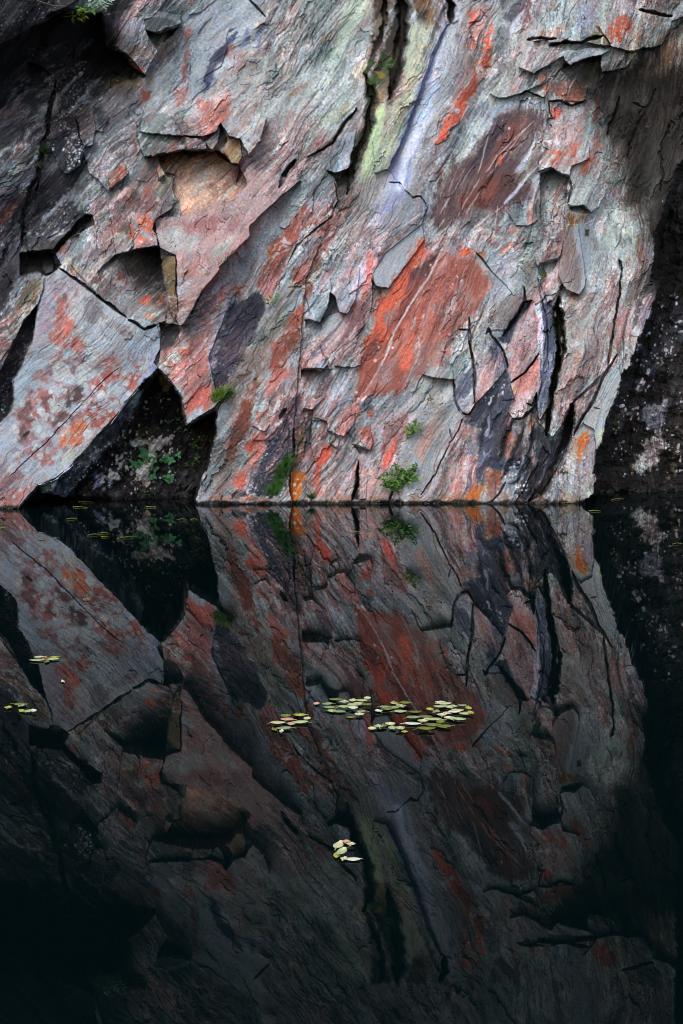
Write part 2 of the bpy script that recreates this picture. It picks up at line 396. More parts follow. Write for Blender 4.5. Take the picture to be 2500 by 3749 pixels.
# right-hand ledges
F('C', "570,250 700,190 820,175 880,190 920,250 1030,195 1110,290 1060,290 900,260 780,270 720,275 700,255 640,260", .10, -85, 7, base=.2)
F('C', "620,262 700,255 720,290 830,290 900,280 1060,295 1090,330 1030,350 930,380 860,410 810,400 800,360", -.02, 90, 5)
GR('C', "575,255 640,240 700,248 760,240", 20, .10, 6); GR('C', "715,290 800,275 900,268 1010,245 1060,225", 17, .12, 6)
F('C', "640,300 710,290 830,320 1040,300 1110,320 1040,350 930,375 850,415 810,390 800,360 700,420 620,470 520,430 560,300", .10, -80, 6, .9, base=.1)
F('C', "810,400 855,415 935,378 1042,350 1042,470 1030,560 940,560 860,520 790,450", -.20, 85, 5, 1.2)
F('C', "1042,348 1200,300 1290,330 1200,430 1050,465", .08, -70, 6)
F('C', "1030,170 1100,100 1300,20 1568,-80 1660,60 1560,110 1500,130 1480,200 1430,285 1250,330 1120,300", .10, -70, 7, base=.2)
F('C', "1200,330 1430,290 1490,200 1650,40 1700,900 1568,1000 1500,1100 1330,700 1200,470", -.07, 40, 9, .8, base=.0)
GR('C', "1290,60 1400,90 1500,100", 22, .10, 6)
F('C', "340,600 430,540 600,450 800,430 700,520 620,560 520,600 400,625", .06, -80, 8)
F('C', "520,590 640,565 700,580 690,615 610,600", .06, -80, 6); GR('C', "520,605 570,580 620,600 680,615", 8, .07, 4)
F('C', "715,640 780,650 860,670 950,635 960,560 880,520 760,520", .06, -85, 7)
GR('C', "710,645 780,642 850,672 950,640", 9, .07, 5); GR('C', "712,640 720,720 735,760", 7, .05, 4)
F('C', "735,640 940,650 960,760 900,800 730,760", -.02, 90, 5)
GR('C', "1160,620 1120,780 1085,860", 12, .04, 8); GR('C', "1390,560 1350,680 1260,850 1210,1000", 16, .025, 8)
GR('C', "1480,800 1420,980 1440,1100 1430,1220", 14, .03, 8)
GR('C', "1250,655 1320,690 1290,730", 14, .03, 4)
F('C', "640,1090 740,1075 790,1110 850,1120 860,1060 980,1010 960,900 700,900 660,1000", .09, -90, 7, .9)
SCR = path("C 655,1105 C 740,1078 C 790,1115 C 848,1130 F 830,60 F 820,160 F 800,280 F 700,290 F 655,280 F 660,100")
F('X', SCR, -.20, 90, 5, .9, base=.1)
GR('F', "845,0 860,80 830,160", 8, .05, 4)
F('F', "835,170 860,80 1100,40 1040,180 980,220 930,175 870,180", .06, -85, 5)
F('F', "845,185 925,180 985,222 930,238 850,210", -.13, 90, 4)
F('F', "640,570 660,545 780,515 800,440 700,400 620,500", .08, -85, 5)
F('F', "640,575 700,545 770,525 740,590 690,620 650,610", -.12, 80, 4, base=.2)
F('F', "790,510 830,300 900,300 950,640 940,700 905,750 820,715 770,620", .11, -80, 4, base=.1)
F('F', "700,600 770,650 800,700 740,780 705,800 685,720", .07, -95, 4, base=.3)
F('F', "800,680 830,720 900,752 820,760 800,900 770,760", -.10, 90, 4)
F('F', "520,480 560,420 610,415 570,460", -.06, 90, 4)
GR('F', "770,770 775,900 790,1040 770,1220", 44, .22, 8); GR('I', "770,0 770,150 745,260 725,400 705,500 700,600", 30, .20, 6)
GR('F', "640,640 660,750 700,900 710,1200", 6, .03, 4)
F('F', "655,650 700,800 740,830 750,1000 740,1220 680,1220 690,1000 660,800", -.05, 0, 6, base=.4)
GR('F', "555,700 560,790 500,890 430,990", 16, .09, 4); F('F', "560,790 610,780 560,860 440,1000 420,1010 500,870", -.06, -40, 4)
GR('F', "560,800 605,785", 12, .07, 3)
GR('F', "310,1000 330,975 385,1055 430,1120 450,1210", 13, .10, 4)
F('F', "330,975 380,1040 430,1110 450,1220 520,1000 600,790 555,800 440,970", -.05, 0, 5, base=.3)
GR('F', "203,890 205,980 215,1080 235,1220", 12, .09, 3); GR('I', "205,0 235,180 240,390", 12, .09, 3)
F('F', "135,965 200,965 200,930", .04, -90, 4); GR('F', "140,965 200,970", 9, .06, 3)
F('I', "240,395 250,190 330,20 400,40 440,180 370,260 280,370", .09, -60, 4, base=.2)
F('I', "120,380 150,300 215,140 240,400 205,462 165,455", .06, -70, 4, base=.2)
GR('I', "165,460 205,465 245,400", 8, .06, 3)
F('I', "470,170 660,60 665,260 635,400 600,440 540,490 480,490 450,450 500,380 465,280", .08, -75, 5, base=.3)
GR('I', "470,265 560,200 650,80", 8, .06, 4); GR('I', "570,395 610,410 635,330", 10, .08, 3)
GR('I', "635,330 630,420 650,500", 14, .12, 4); GR('I', "480,490 540,490 610,440 640,490", 12, .08, 5)
F('I', "640,390 700,200 760,150 735,300 715,420 655,500 640,470", .07, -80, 4, base=.3)
F('I', "715,590 720,430 760,300 830,40 950,0 1080,180 1000,260 880,370 830,470 770,580 735,610", .12, -80, 4, base=.25)
F('I', "865,400 900,360 1040,250 980,400 880,560 865,500", .08, -80, 4, base=.3)
GR('I', "1150,80 1060,230 1000,380 900,530 870,600", 14, .09, 4)
GR('F', "1180,560 1160,750 1130,950 1105,1100 1090,1220", 10, .06, 5); GR('F', "1160,525 1180,600", 16, .07, 4)
F('I', "1160,130 1172,220 1168,290 1130,380 1080,490 1050,640 1015,700 1000,560 930,520 880,580 990,400 1060,240", .07, -40, 4, base=.4)
GR('I', "860,400 850,500 800,700 740,820 660,960 590,1020", 60, .16, 6)
F('I', "600,440 650,520 730,620 850,470 860,620 700,800 590,1030 500,1030 640,780 600,620", -.10, 0, 6, base=.4)
GR('I', "440,900 390,980 350,1020", 8, .05, 4); GR('I', "800,740 760,830 670,960", 8, .05, 4)
GR('I', "1000,425 1035,430", 5, .03, 2)
GR('F', "250,480 340,590", 9, .05, 3); GR('F', "340,590 480,740", 5, .02, 3)
F('F', "430,200 620,130 640,270 580,310 500,300", .04, -80, 6)

# random chips spalled along the foliation
for k in range(90):
    x = rng.uniform(250, 2350); y = rng.uniform(-120, 1800)
    i, j = np.searchsorted(AY, y), np.searchsorted(AX, x)
    if M_RIGHT[i, j] or M_REC[i, j] or (M_SLAB[i, j] and k % 4): continue
    t = R(np.interp(x, [a[0] for a in ANG], [a[1] for a in ANG]) + rng.uniform(-12, 12))
    la, lb = rng.uniform(20, 120), rng.uniform(7, 26)
    c, s = math.cos(t), math.sin(t)
    q = [(la, lb * .3), (la * .2, lb), (-la * .7, lb * rng.uniform(.5, 1.1)), (-la, -lb * .6), (-la * .3, -lb)]
    ss = ' '.join('%.1f,%.1f' % (x + a * c + b * s, y - a * s + b * c) for a, b in q)
    F('X', ss, rng.choice([.012, .022, -.02]), rng.choice([-90, -110, 230, -60]), 6)

# wall behind, on the right
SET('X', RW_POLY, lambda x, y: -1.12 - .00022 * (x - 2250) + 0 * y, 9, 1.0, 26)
D[M_RIGHT] += (.10 * N_SOFT + .05 * N_BLOT + .02 * N_MID)[M_RIGHT]
D[M_RIGHT] += .0
RB = sstep(1735, 1760, PY) * M_RIGHT
D += RB * .10                                        # low ledge along its foot

# ------------------------------------------------------------------ PIGMENT
G0 = np.array((146, 150, 153), np.float32)
COL[:] = G0
full = (slice(None), slice(None))
blend(full, .75 * sstep(.45, .95, unif(N_BIG * 1.1 + .3 * N_SOFT)), (150, 128, 125))
blend(full, .7 * sstep(.55, .95, unif(-N_BIG + .6 * N_SOFT)), (166, 172, 164))
blend(full, .65 * sstep(.6, .95, U_A), (182, 185, 184))
blend(full, .55 * sstep(.6, .98, 1 - U_A), (104, 104, 108))
blend(full, .30 * sstep(.55, .95, unif(aniso(500, 70, 3, 121))), (140, 92, 84))

# -- broad zones
P('Z', "540,-80 900,-80 870,110 830,280 720,370 600,470 480,600 430,560 540,400 520,260", (170, 176, 168), .55, 40, 20)
P('Z', "420,40 620,-40 560,200 540,330 440,330 400,240", (150, 156, 163), .65, 40, 20)
P('Z', "700,250 770,330 640,480 500,650 420,740 380,600 420,540 540,400 600,330", (148, 116, 114), .7, 30, 20, .75)
P('Z', "1220,60 1568,0 1500,140 1420,200 1400,420 1330,480 1240,420 1240,260 1130,230", (146, 140, 138), .6, 30, 20)
P('Z', "1180,380 1420,400 1500,560 1440,800 1340,980 1280,900 1260,600", (152, 154, 152), .6, 30, 20)
P('Z', "1440,120 1568,40 1568,420 1510,600 1490,660 1440,700 1460,500 1400,420 1420,250", (116, 104, 88), .7, 30, 20, .85)
P('Z', "700,1000 1040,900 1100,1140 700,1150", (160, 150, 150), .5, 30, 20)

# -- tile A : dark upper left, dark rock with the brow's shadow painted in
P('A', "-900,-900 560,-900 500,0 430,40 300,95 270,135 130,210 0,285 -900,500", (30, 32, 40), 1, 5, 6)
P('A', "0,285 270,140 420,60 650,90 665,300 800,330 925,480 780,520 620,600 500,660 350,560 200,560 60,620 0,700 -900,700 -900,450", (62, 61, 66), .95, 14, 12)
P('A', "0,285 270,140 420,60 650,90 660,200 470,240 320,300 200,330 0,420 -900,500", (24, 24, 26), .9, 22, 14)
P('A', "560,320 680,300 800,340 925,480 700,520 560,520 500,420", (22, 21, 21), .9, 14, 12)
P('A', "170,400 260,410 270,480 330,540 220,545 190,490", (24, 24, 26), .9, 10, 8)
P('A', "0,380 120,300 240,330 180,430 60,560 0,600", (72, 78, 88), .7, 14, 10, .6)
P('A', "260,330 300,340 340,480 330,530 280,520 250,420", (140, 130, 132), .7, 8, 8, .7)
P('A', "470,250 545,240 560,310 500,340", (150, 154, 158), .8, 8, 8)
P('A', "470,330 560,320 550,365 470,375", (70, 76, 84), .8, 6, 8)
P('A', "560,250 640,150 660,300 600,340", (130, 126, 120), .7, 12, 10, .6)
P('A', "320,280 420,260 400,350 330,340", (105, 108, 105), .8, 8, 8)
P('A', "665,95 800,120 760,190 740,260 755,300 670,305", (62, 56, 70), .9, 8, 8)
P('A', "670,-60 880,-60 840,60 760,120 690,110", (36, 38, 44), .95, 10, 12)
P('A', "700,190 740,190 730,250 690,240", (150, 118, 124), .5, 8, 6)
P('A', "780,140 900,110 930,190 870,280 790,310 760,260", (142, 146, 158), .85, 8, 8)
P('A', "870,90 1040,0 1160,0 1160,150 1050,180 1000,200 910,170", (88, 98, 100), .85, 10, 12)
P('A', "910,130 1000,110 1100,130 1140,150 1060,180 1000,210 930,190", (52, 60, 62), .8, 6, 8)
P('A', "1000,190 1120,175 1020,300 990,280", (32, 28, 26), .6, 8, 8)
P('A', "830,290 900,280 1000,260 980,360 920,470 850,420 800,370", (140, 116, 110), .7, 8, 8)
P('A', "820,390 900,400 930,470 860,440", (150, 70, 55), .6, 6, 6)
P('A', "850,400 930,370 960,400 900,430", (84, 92, 102), .8, 6, 6)
P('A', "1030,200 1150,190 1060,330 1010,400 1000,300", (140, 122, 112), .7, 8, 8)
P('A', "640,520 760,480 900,500 880,570 700,580", (116, 102, 74), .75, 10, 10, .8)
P('A', "600,560 880,560 820,620 700,640 600,620", (110, 104, 98), .7, 10, 10)
P('A', "0,700 60,620 200,560 330,580 330,700 300,850 255,950 250,1110 120,1240 -900,1500 -900,700", (126, 132, 137), .9, 14, 12)
P('A', "0,760 130,600 170,620 60,760 0,860", (158, 166, 172), .7, 10, 10, .7)
P('A', "170,580 280,580 250,760 180,920 150,800", (130, 142, 140), .7, 12, 10)
P('A', "60,800 170,700 160,780 120,940 40,1000", (58, 58, 68), .8, 8, 12, .65)
P('A', "100,580 180,560 130,700 30,820 0,860 0,780", (76, 74, 80), .6, 10, 10, .5)
P('A', "200,790 290,760 250,880 190,950 170,900", (128, 112, 118), .6, 10, 10)
P('A', "0,530 80,530 60,640 0,700 -200,800 -200,540", (44, 48, 58), .9, 8, 8)
P('A', "370,470 480,460 560,560 500,660 490,740 370,760 360,620", (54, 54, 60), .85, 12, 12)
S('A', "400,540 440,600 420,660", 14, (150, 150, 152), .6, 6, 12, .55)
P('A', "370,770 480,740 500,870 545,950 510,1060 430,1110 390,1090 320,950", (42, 44, 55), .98, 4, 6)
P('A', "345,790 370,770 335,930 320,950", (130, 124, 118), .6, 5, 5)
S('A', "355,500 330,620 310,760 300,860 270,960 255,1100 235,1220", 18, (34, 38, 24), .9, 4, 8)
P('A', "490,760 590,680 610,830 590,920 540,940 510,880", (146, 132, 132), .85, 6, 8)
P('A', "520,640 600,660 590,700 520,780", (120, 96, 98), .7, 8, 10, .7)
P('A', "600,680 660,690 680,760 650,800 620,790", (56, 66, 74), .9, 6, 6)
P('A', "640,620 760,600 830,640 760,760 700,720 670,690", (158, 156, 152), .7, 8, 8)
P('A', "680,880 740,850 720,930 640,960", (164, 150, 140), .7, 8, 8)
P('A', "700,760 780,780 860,640 950,560 1000,600 890,800 880,900 820,1000 700,900", (140, 140, 146), .7, 12, 10)
P('A', "700,880 860,880 920,980 830,1090 760,1010 700,960", (106, 98, 100), .75, 12, 12)
P('A', "540,990 690,940 690,1220 640,1240 560,1220 480,1150 540,1050", (150, 154, 160), .8, 8, 10)
P('A', "690,1120 790,1040 815,1110 700,1200", (140, 66, 50), .9, 6, 6)
P('A', "900,570 950,590 950,640 890,680 900,640", (150, 62, 48), .75, 8, 8)
P('A', "840,860 890,860 880,930 850,950", (132, 70, 62), .6, 8, 8)
P('A', "420,1100 470,1100 460,1180 420,1170", (170, 170, 176), .7, 6, 6, .7)
P('A', "300,1120 420,1090 440,1150 400,1240 230,1240 250,1130", (34, 35, 42), .92, 8, 8)
# grey sheet, streaks
S('A', "1500,210 1450,290 1400,340 1360,400 1330,480 1300,590", 30, (66, 70, 98), .92, 5, 9)
S('A', "1480,180 1460,200", 10, (60, 64, 84), .8, 3, 4)
P('A', "1240,640 1370,640 1450,580 1480,700 1420,790 1380,840 1290,870 1240,850 1290,750", (190, 104, 88), .8, 14, 12, .85, 'b')
P('A', "1320,640 1400,640 1420,740 1370,830 1300,820", (206, 112, 94), .7, 10, 10)
P('A', "1170,180 1230,170 1200,400 1180,530 1150,520 1170,350", (150, 80, 74), .7, 8, 10, .65)
P('A', "1110,570 1210,560 1180,680 1120,690", (172, 110, 100), .6, 14, 10, .7)
P('A', "1440,290 1510,280 1480,360 1430,360", (156, 90, 90), .6, 8, 8)
P('A', "1530,340 1568,320 1568,430 1480,480", (158, 106, 102), .6, 8, 10)
P('A', "1120,700 1230,640 1270,680 1220,760 1240,850 1150,830", (160, 158, 152), .6, 12, 10)
P('A', "880,860 900,760 1000,715 1110,750 1140,830 1180,870 1310,900 1315,960 1160,960 1000,985 920,1010 900,950", (112, 120, 116), .85, 8, 10)
P('A', "1030,820 1120,780 1160,850 1090,860", (168, 170, 176), .85, 5, 8)
P('A', "900,880 1000,900 1050,960 920,1000", (84, 90, 88), .7, 8, 10)
P('A', "820,1100 920,1010 1000,990 1040,1020 1000,1080 880,1160 780,1220 760,1200", (96, 106, 108), .8, 8, 10)
P('X', SCAR, (190, 155, 132), .95, 10, 8)
P('A', "1120,1060 1300,1000 1450,1080 1400,1240 1180,1240", (206, 170, 150), .7, 16, 16, .55, 'b')
P('A', "1250,1130 1350,1060 1330,1180 1260,1240", (206, 186, 178), .7, 14, 14, .7)
P('D', "1400,20 1540,60 1480,130 1330,170 1400,100", (150, 104, 84), .7, 8, 14, .6, 'f')
P('A', "1050,1000 1350,970 1480,1050 1300,1080 1100,1090", (150, 118, 88), .6, 22, 10)
P('A', "1310,900 1400,800 1410,840 1385,920 1355,962", (160, 160, 158), .9, 5, 5)
P('A', "1440,880 1530,888 1543,990 1520,1045 1480,1042 1420,960", (136, 108, 70), .9, 8, 6)
P('A', "1380,960 1440,960 1480,1045 1400,1000", (116, 92, 72), .9, 6, 5)
P('A', "1005,1050 1090,1030 1060,1100 1025,1148", (146, 140, 112), .9, 5, 5)
P('A', "1230,1130 1320,1150 1300,1220 1200,1220", (204, 176, 162), .6, 14, 10)

# -- tile B
P('B', "780,60 900,-40 980,-40 960,80 860,180 800,300 730,430 690,430 740,280", (186, 194, 172), .8, 30, 16)
P('B', "330,540 420,470 540,400 560,430 430,520 340,560", (148, 142, 112), .5, 10, 10, .6)
P('B', "640,740 720,720 830,640 840,700 700,800 640,800", (150, 148, 116), .6, 12, 10, .7)
P('B', "640,250 720,190 690,260 660,290", (140, 120, 92), .6, 8, 8)
P('B', "470,560 580,520 560,590 480,640 430,700", (150, 118, 98), .55, 12, 10, .7)
S('B', "360,195 330,260 300,330", 18, (92, 98, 122), .8, 6, 8)
S('B', "290,150 270,230 245,340", 22, (98, 106, 134), .8, 6, 8)
S('B', "185,175 180,260 130,300", 18, (92, 100, 128), .8, 5, 8)
S('B', "60,280 20,360 0,400", 26, (58, 62, 84), .9, 5, 8)
P('B', "100,300 160,330 130,420 60,400 40,350", (152, 108, 108), .5, 12, 10, .6)
P('B', "880,180 980,60 1000,160 940,300 860,400 850,330", (150, 136, 136), .6, 14, 12, .7)
P('B', "970,-60 1120,-60 1090,150 1030,300 950,380 980,200 1000,80", (98, 84, 70), .85, 14, 12)
P('B', "990,-60 1110,-60 1060,80 1000,120", (64, 48, 40), .8, 12, 10)
S('B', "1160,-80 1170,80 1160,260 1120,420 1095,640", 56, (30, 25, 20), .95, 12, 12)
P('B', "1040,310 1090,200 1130,100 1150,250 1060,420 1000,560 980,500", (38, 30, 22), .9, 10, 10)
P('B', "1230,-60 1370,-60 1360,60 1330,150 1310,180 1290,80 1240,70", (92, 66, 44), .85, 8, 10)
P('B', "1260,60 1330,70 1320,180 1280,170", (48, 40, 40), .8, 8, 8)
P('B', "1340,80 1390,60 1370,140 1330,180", (160, 120, 70), .7, 6, 8)
P('B', "1370,120 1420,170 1400,210 1380,190", (96, 70, 58), .8, 5, 6)
P('B', "1235,180 1260,200 1240,480 1200,520 1180,470 1210,300", (172, 182, 158), .85, 10, 8)
P('B', "1250,230 1290,240 1280,380 1260,390", (158, 112, 100), .6, 6, 8, .6)
P('B', "1050,480 1090,350 1140,300 1130,420 1080,600 1030,640 1000,600", (124, 106, 84), .85, 10, 10)
P('B', "880,420 970,370 950,460 870,520 850,500", (178, 180, 150), .7, 10, 10)
P('B', "975,600 1030,560 1060,620 1010,730 970,700", (162, 132, 94), .8, 10, 10)
P('B', "1010,690 1070,650 1060,760 1010,1000 970,1120 890,1190 910,1050 950,880", (182, 198, 158), .95, 8, 8)
P('B', "1100,640 1200,560 1250,620 1180,860 1100,1040 1030,1120 1060,900", (160, 162, 146), .7, 14, 10)
P('B', "1050,880 1130,860 1090,1010 1060,1060", (152, 168, 138), .6, 10, 10)
P('B', "880,640 920,670 900,760 880,830 840,830 850,740", (130, 118, 118), .8, 8, 8)
S('B', "940,480 975,560 960,790 890,950 850,1090 815,1240", 44, (38, 40, 26), .9, 9, 12, .85)
P('B', "780,872 882,832 870,900 850,992 832,1072 745,1102 690,1082 720,960", (140, 144, 150), .85, 5, 6)
S('B', "560,1040 640,960 730,900 800,790 880,700", 16, (42, 38, 32), .8, 5, 8, .75)
S('B', "380,1200 430,1100 490,1020", 22, (44, 44, 50), .9, 5, 6)
P('B', "250,780 450,700 620,620 560,760 330,920 150,1120 110,1160 130,1040", (152, 120, 118), .6, 20, 14, .7)
P('B', "130,1030 230,980 210,1060 120,1160 100,1150", (120, 74, 82), .8, 8, 10)
P('B', "620,910 670,870 660,920 620,950", (140, 86, 84), .8, 5, 6)
P('B', "300,820 360,830 330,900 270,920", (160, 92, 84), .5, 10, 10, .6)
P('B', "1235,150 1300,120 1400,200 1330,420 1240,640 1150,880 1060,1100 960,1180 1000,1000 1060,760 1130,640 1200,420", (176, 178, 150), .7, 16, 12, .8)
LAV = "1455,160 1530,130 1500,330 1400,600 1310,800 1250,1000 1200,1200 1190,1260 1080,1330 1010,1360 1050,1220 1100,1040 1180,870 1290,560"
P('B', LAV, (138, 143, 164), .9, 18, 9, wet=.75)
S('B', "1530,20 1510,180 1440,360 1330,640 1250,860 1200,1050 1160,1200", 66, (196, 199, 214), .92, 28, 6)
S('E', "1110,20 1050,170 985,330 935,480 880,640 820,780", 64, (174, 176, 190), .7, 26, 10, .85)
S('B', "1440,150 1390,300 1290,560 1190,860 1110,1040", 24, (118, 122, 150), .75, 8, 5)
S('B', "1230,1000 1210,1100 1190,1190", 12, (120, 128, 160), .7, 5, 3)
P('B', "1110,1000 1160,1000 1140,1140 1080,1160", (128, 126, 158), .7, 12, 8)
S('B', "1450,-40 1490,30 1480,150", 26, (22, 26, 28), .95, 4, 5)
P('B', "1530,130 1568,120 1568,560 1500,760 1380,980 1310,1100 1240,1200 1260,1000 1400,640 1510,300", (140, 140, 144), .7, 20, 10)
P('B', "1520,460 1568,420 1568,600 1500,570", (118, 106, 110), .6, 12, 10)

# -- tile C
P('C', "110,-40 220,-40 200,180 140,420 60,640 0,760 0,420 60,240", (156, 160, 162), .6, 16, 10)
P('C', "400,-40 600,-40 560,90 480,160 400,140", (70, 66, 78), .8, 10, 14, .7)
P('C', "520,60 600,-20 600,120 540,200", (104, 58, 58), .75, 8, 12, .7)
P('C', "380,180 470,170 460,330 400,520 330,600 380,420", (92, 90, 96), .65, 14, 12, .6)
S('C', "470,230 490,150 560,60", 14, (182, 184, 196), .8, 4, 6)
P('C', "620,150 760,20 900,-20 880,120 760,190 600,230", (168, 174, 172), .8, 14, 10)
P('C', "890,60 960,20 1000,100 960,230 910,250 880,160", (150, 156, 172), .8, 10, 10)
P('C', "720,20 770,0 760,40 720,60", (190, 90, 70), .6, 6, 6)
P('C', "1000,-40 1100,-40 1080,80 1010,150 990,60", (140, 120, 130), .6, 12, 12, .6)
P('C', "180,20 360,40 370,420 260,600 190,760 60,930 0,980 40,760 140,520", (172, 122, 110), .55, 20, 18, .5)
S('C', "0,910 60,800 130,720 190,590 240,480 290,380 320,250 340,160", 44, (206, 92, 66), .92, 8, 14, .74, 'b')
P('C', "200,80 260,60 230,150 210,170", (208, 100, 76), .9, 6, 8)
P('C', "230,260 290,190 270,280 210,330", (196, 84, 64), .8, 8, 10, .7)
P('C', "260,430 300,430 290,490 250,520", (190, 192, 184), .9, 5, 6)
LICH('C', "300,290,14 290,120,16 130,705,14 190,655,10 270,455,18", (196, 192, 184))
P('C', "60,1060 20,1110 0,1110 20,1080", (204, 96, 72), .9, 5, 5)
P('C', "100,560 160,420 170,480 110,560", (132, 116, 118), .5, 10, 10)
P('C', "120,220 160,220 150,260 125,260", (108, 112, 122), .8, 5, 6)
P('C', "460,520 600,440 620,480 560,560 470,590", (182, 92, 70), .7, 8, 10, .65)
P('C', "620,470 700,440 690,560 650,520", (196, 92, 60), .7, 6, 8, .65)
P('C', "660,560 720,530 740,560 680,590", (210, 100, 74), .85, 5, 6)
P('C', "600,320 800,320 800,400 680,440 560,430", (148, 136, 138), .6, 12, 12)
P('C', "690,340 790,330 770,420 700,400", (170, 108, 96), .5, 10, 10, .5)
P('C', "640,200 820,170 810,200 720,230 650,250", (162, 110, 80), .8, 6, 10, .7)
P('C', "790,300 1040,310 1100,320 1040,345 930,370 850,405 810,390", (150, 158, 164), .8, 8, 8)
P('C', "760,290 880,300 800,330", (164, 148, 112), .5, 8, 8)
P('C', "770,200 880,200 880,260 790,270", (160, 150, 152), .7, 8, 10)
P('C', "920,240 1030,200 1100,290 1060,290", (98, 90, 74), .8, 8, 8)
S('C', "1020,170 1060,220 1110,300", 12, (110, 74, 40), .9, 4, 5)
P('C', "1110,150 1190,80 1230,160 1170,280 1110,260 1090,200", (176, 76, 50), .85, 8, 12, .8)
P('C', "1190,140 1400,60 1460,120 1380,200 1280,250 1200,280 1180,220", (156, 124, 112), .7, 10, 12)
P('C', "1200,120 1250,120 1230,230 1190,220", (170, 62, 42), .7, 8, 10)
P('C', "1250,220 1400,210 1480,190 1430,280 1260,320 1200,310", (164, 140, 120), .7, 8, 10)
P('C', "1290,210 1360,240 1290,270", (170, 90, 62), .7, 6, 8)
P('C', "1200,-60 1560,-60 1520,70 1440,60 1300,30", (92, 82, 76), .75, 12, 12, .8)
P('C', "830,470 1030,380 1030,480 960,560 860,520 800,460", (128, 126, 114), .8, 12, 10)
P('C', "720,560 850,520 960,540 950,630 860,665 770,620", (152, 84, 62), .75, 8, 10, .8)
P('C', "800,540 960,500 950,560 850,600", (120, 112, 104), .5, 8, 10, .6)
P('C', "720,680 790,690 780,750 730,760", (190, 86, 66), .75, 6, 8, .8)
P('C', "790,660 950,660 930,720 850,700", (156, 156, 156), .7, 8, 8)
S('C', "1015,600 1020,700 1000,790", 14, (150, 66, 50), .8, 5, 6, .8)
P('C', "1040,360 1110,340 1110,460 1050,460", (134, 138, 144), .7, 8, 8)
P('C', "1120,370 1280,340 1210,430 1120,440", (112, 108, 102), .7, 8, 10)
P('C', "1060,570 1160,590 1120,760 1040,860 1040,700", (152, 150, 146), .7, 10, 10)
P('C', "1100,480 1200,440 1160,600 1050,550", (150, 146, 140), .7, 10, 10, .7)
P('C', "700,790 920,760 960,830 960,1000 900,1080 800,1100 700,1080 660,1000 670,880", (152, 130, 124), .65, 12, 12)
P('C', "720,960 830,940 850,1040 730,1060", (186, 88, 66), .75, 10, 12, .6, 'b')
P('C', "840,920 960,900 950,1020 860,1040", (170, 82, 64), .75, 10, 12, .7, 'b')
P('C', "930,1040 990,960 970,1060 920,1110", (196, 92, 60), .8, 6, 8)
LICH('C', "770,780,14 800,780,12 910,970,14 745,1000,16 720,900,10 890,990,8 770,950,10")
P('C', "950,800 1000,800 980,930 940,1000 900,1060 940,900", (146, 156, 164), .7, 8, 8)
P('C', "980,860 1060,860 1040,1020 960,1120 900,1120 980,1000", (128, 82, 68), .6, 10, 12, .7)
P('C', "1060,880 1210,820 1230,1000 1210,1180 1100,1220 1040,1080", (152, 162, 154), .75, 14, 12)
P('C', "1180,920 1240,860 1250,1000 1200,1050", (142, 110, 86), .5, 10, 12, .6)
P('C', "1190,500 1330,440 1420,470 1360,640 1270,680 1190,760 1130,760 1190,600", (120, 106, 82), .8, 14, 12)
P('C', "1180,760 1300,700 1290,800 1190,860 1110,860", (138, 132, 106), .8, 10, 10)
P('C', "1390,640 1500,680 1460,860 1400,900 1330,760", (124, 92, 66), .8, 14, 12, .8)
P('C', "1340,860 1400,900 1330,1060 1250,1100 1290,980", (128, 136, 124), .7, 12, 12)
P('C', "1290,320 1480,200 1568,100 1660,60 1660,500 1540,700 1480,640 1500,420 1400,450 1230,420", (60, 48, 38), .85, 22, 16, .85)  # dark brown shading of the recessed side, painted into the pigment
P('C', "1230,360 1500,260 1640,300 1640,800 1480,900 1300,760 1180,600", (128, 92, 60), .6, 20, 20, .5)
P('C', "1250,500 1480,420 1500,700 1300,900 1150,800", (120, 104, 76), .55, 20, 20, .5)
P('C', "1300,600 1500,560 1450,900 1320,1000", (140, 80, 56), .55, 16, 20, .35)
P('C', "1250,420 1320,340 1330,430 1200,600 1170,620 1200,500", (42, 36, 30), .8, 10, 10)
S('C', "1390,560 1350,680 1260,850 1210,1000", 26, (36, 38, 44), .9, 6, 8)
S('C', "1160,620 1120,780 1085,860", 16, (34, 36, 42), .9, 4, 5)
P('C', "1540,680 1660,560 1660,900 1568,1000 1500,1000 1470,860", (70, 58, 64), .8, 14, 12)
P('C', "1400,960 1480,840 1490,1010 1540,1040 1500,1220 1430,1220", (58, 54, 56), .8, 12, 10)
P('C', "1390,900 1430,900 1420,980 1390,980", (180, 130, 80), .6, 6, 6)
MAROON = "410,705 600,690 680,740 640,880 620,940 560,1000 540,1180 600,1260 200,1400 -60,1400 0,1220 100,1060 240,960 340,800"
P('C', MAROON, (86, 66, 68), .55, 44, 20)
P('C', MAROON, (86, 66, 68), .9, 18, 18, .92)
P('C', "470,760 560,800 540,900 420,1010 300,1150 230,1260 200,1260 330,1000", (120, 68, 58), .7, 16, 12)
P('C', "370,760 430,740 420,860 330,960 260,1060 190,1180 140,1200 220,1040 310,880", (68, 58, 70), .9, 14, 10)
P('C', "530,1060 600,930 690,920 660,1040 560,1130", (92, 62, 60), .8, 10, 10)
P('C', "480,700 560,690 600,830 540,790", (112, 78, 68), .6, 10, 10)
P('C', "632,885 600,1000 570,1085 490,1105 540,1030", (186, 190, 206), .95, 5, 5)
P('C', "0,1220 100,1080 200,1180 150,1260", (74, 68, 78), .8, 12, 12, .6)
P('C', "170,1110 220,1130 200,1170 160,1160", (122, 128, 126), .8, 5, 6)
for s in ("620,770 480,900 350,1040 260,1180", "550,840 300,1150 220,1260", "600,1100 500,1220", "180,1080 60,1230", "330,860 290,1000 260,1130 200,1250"):
    S('C', s, 5, (188, 172, 170), .75, 1.8, 3, taper=True)
S('C', "410,980 400,1060", 10, (206, 96, 66), .9, 4, 4)
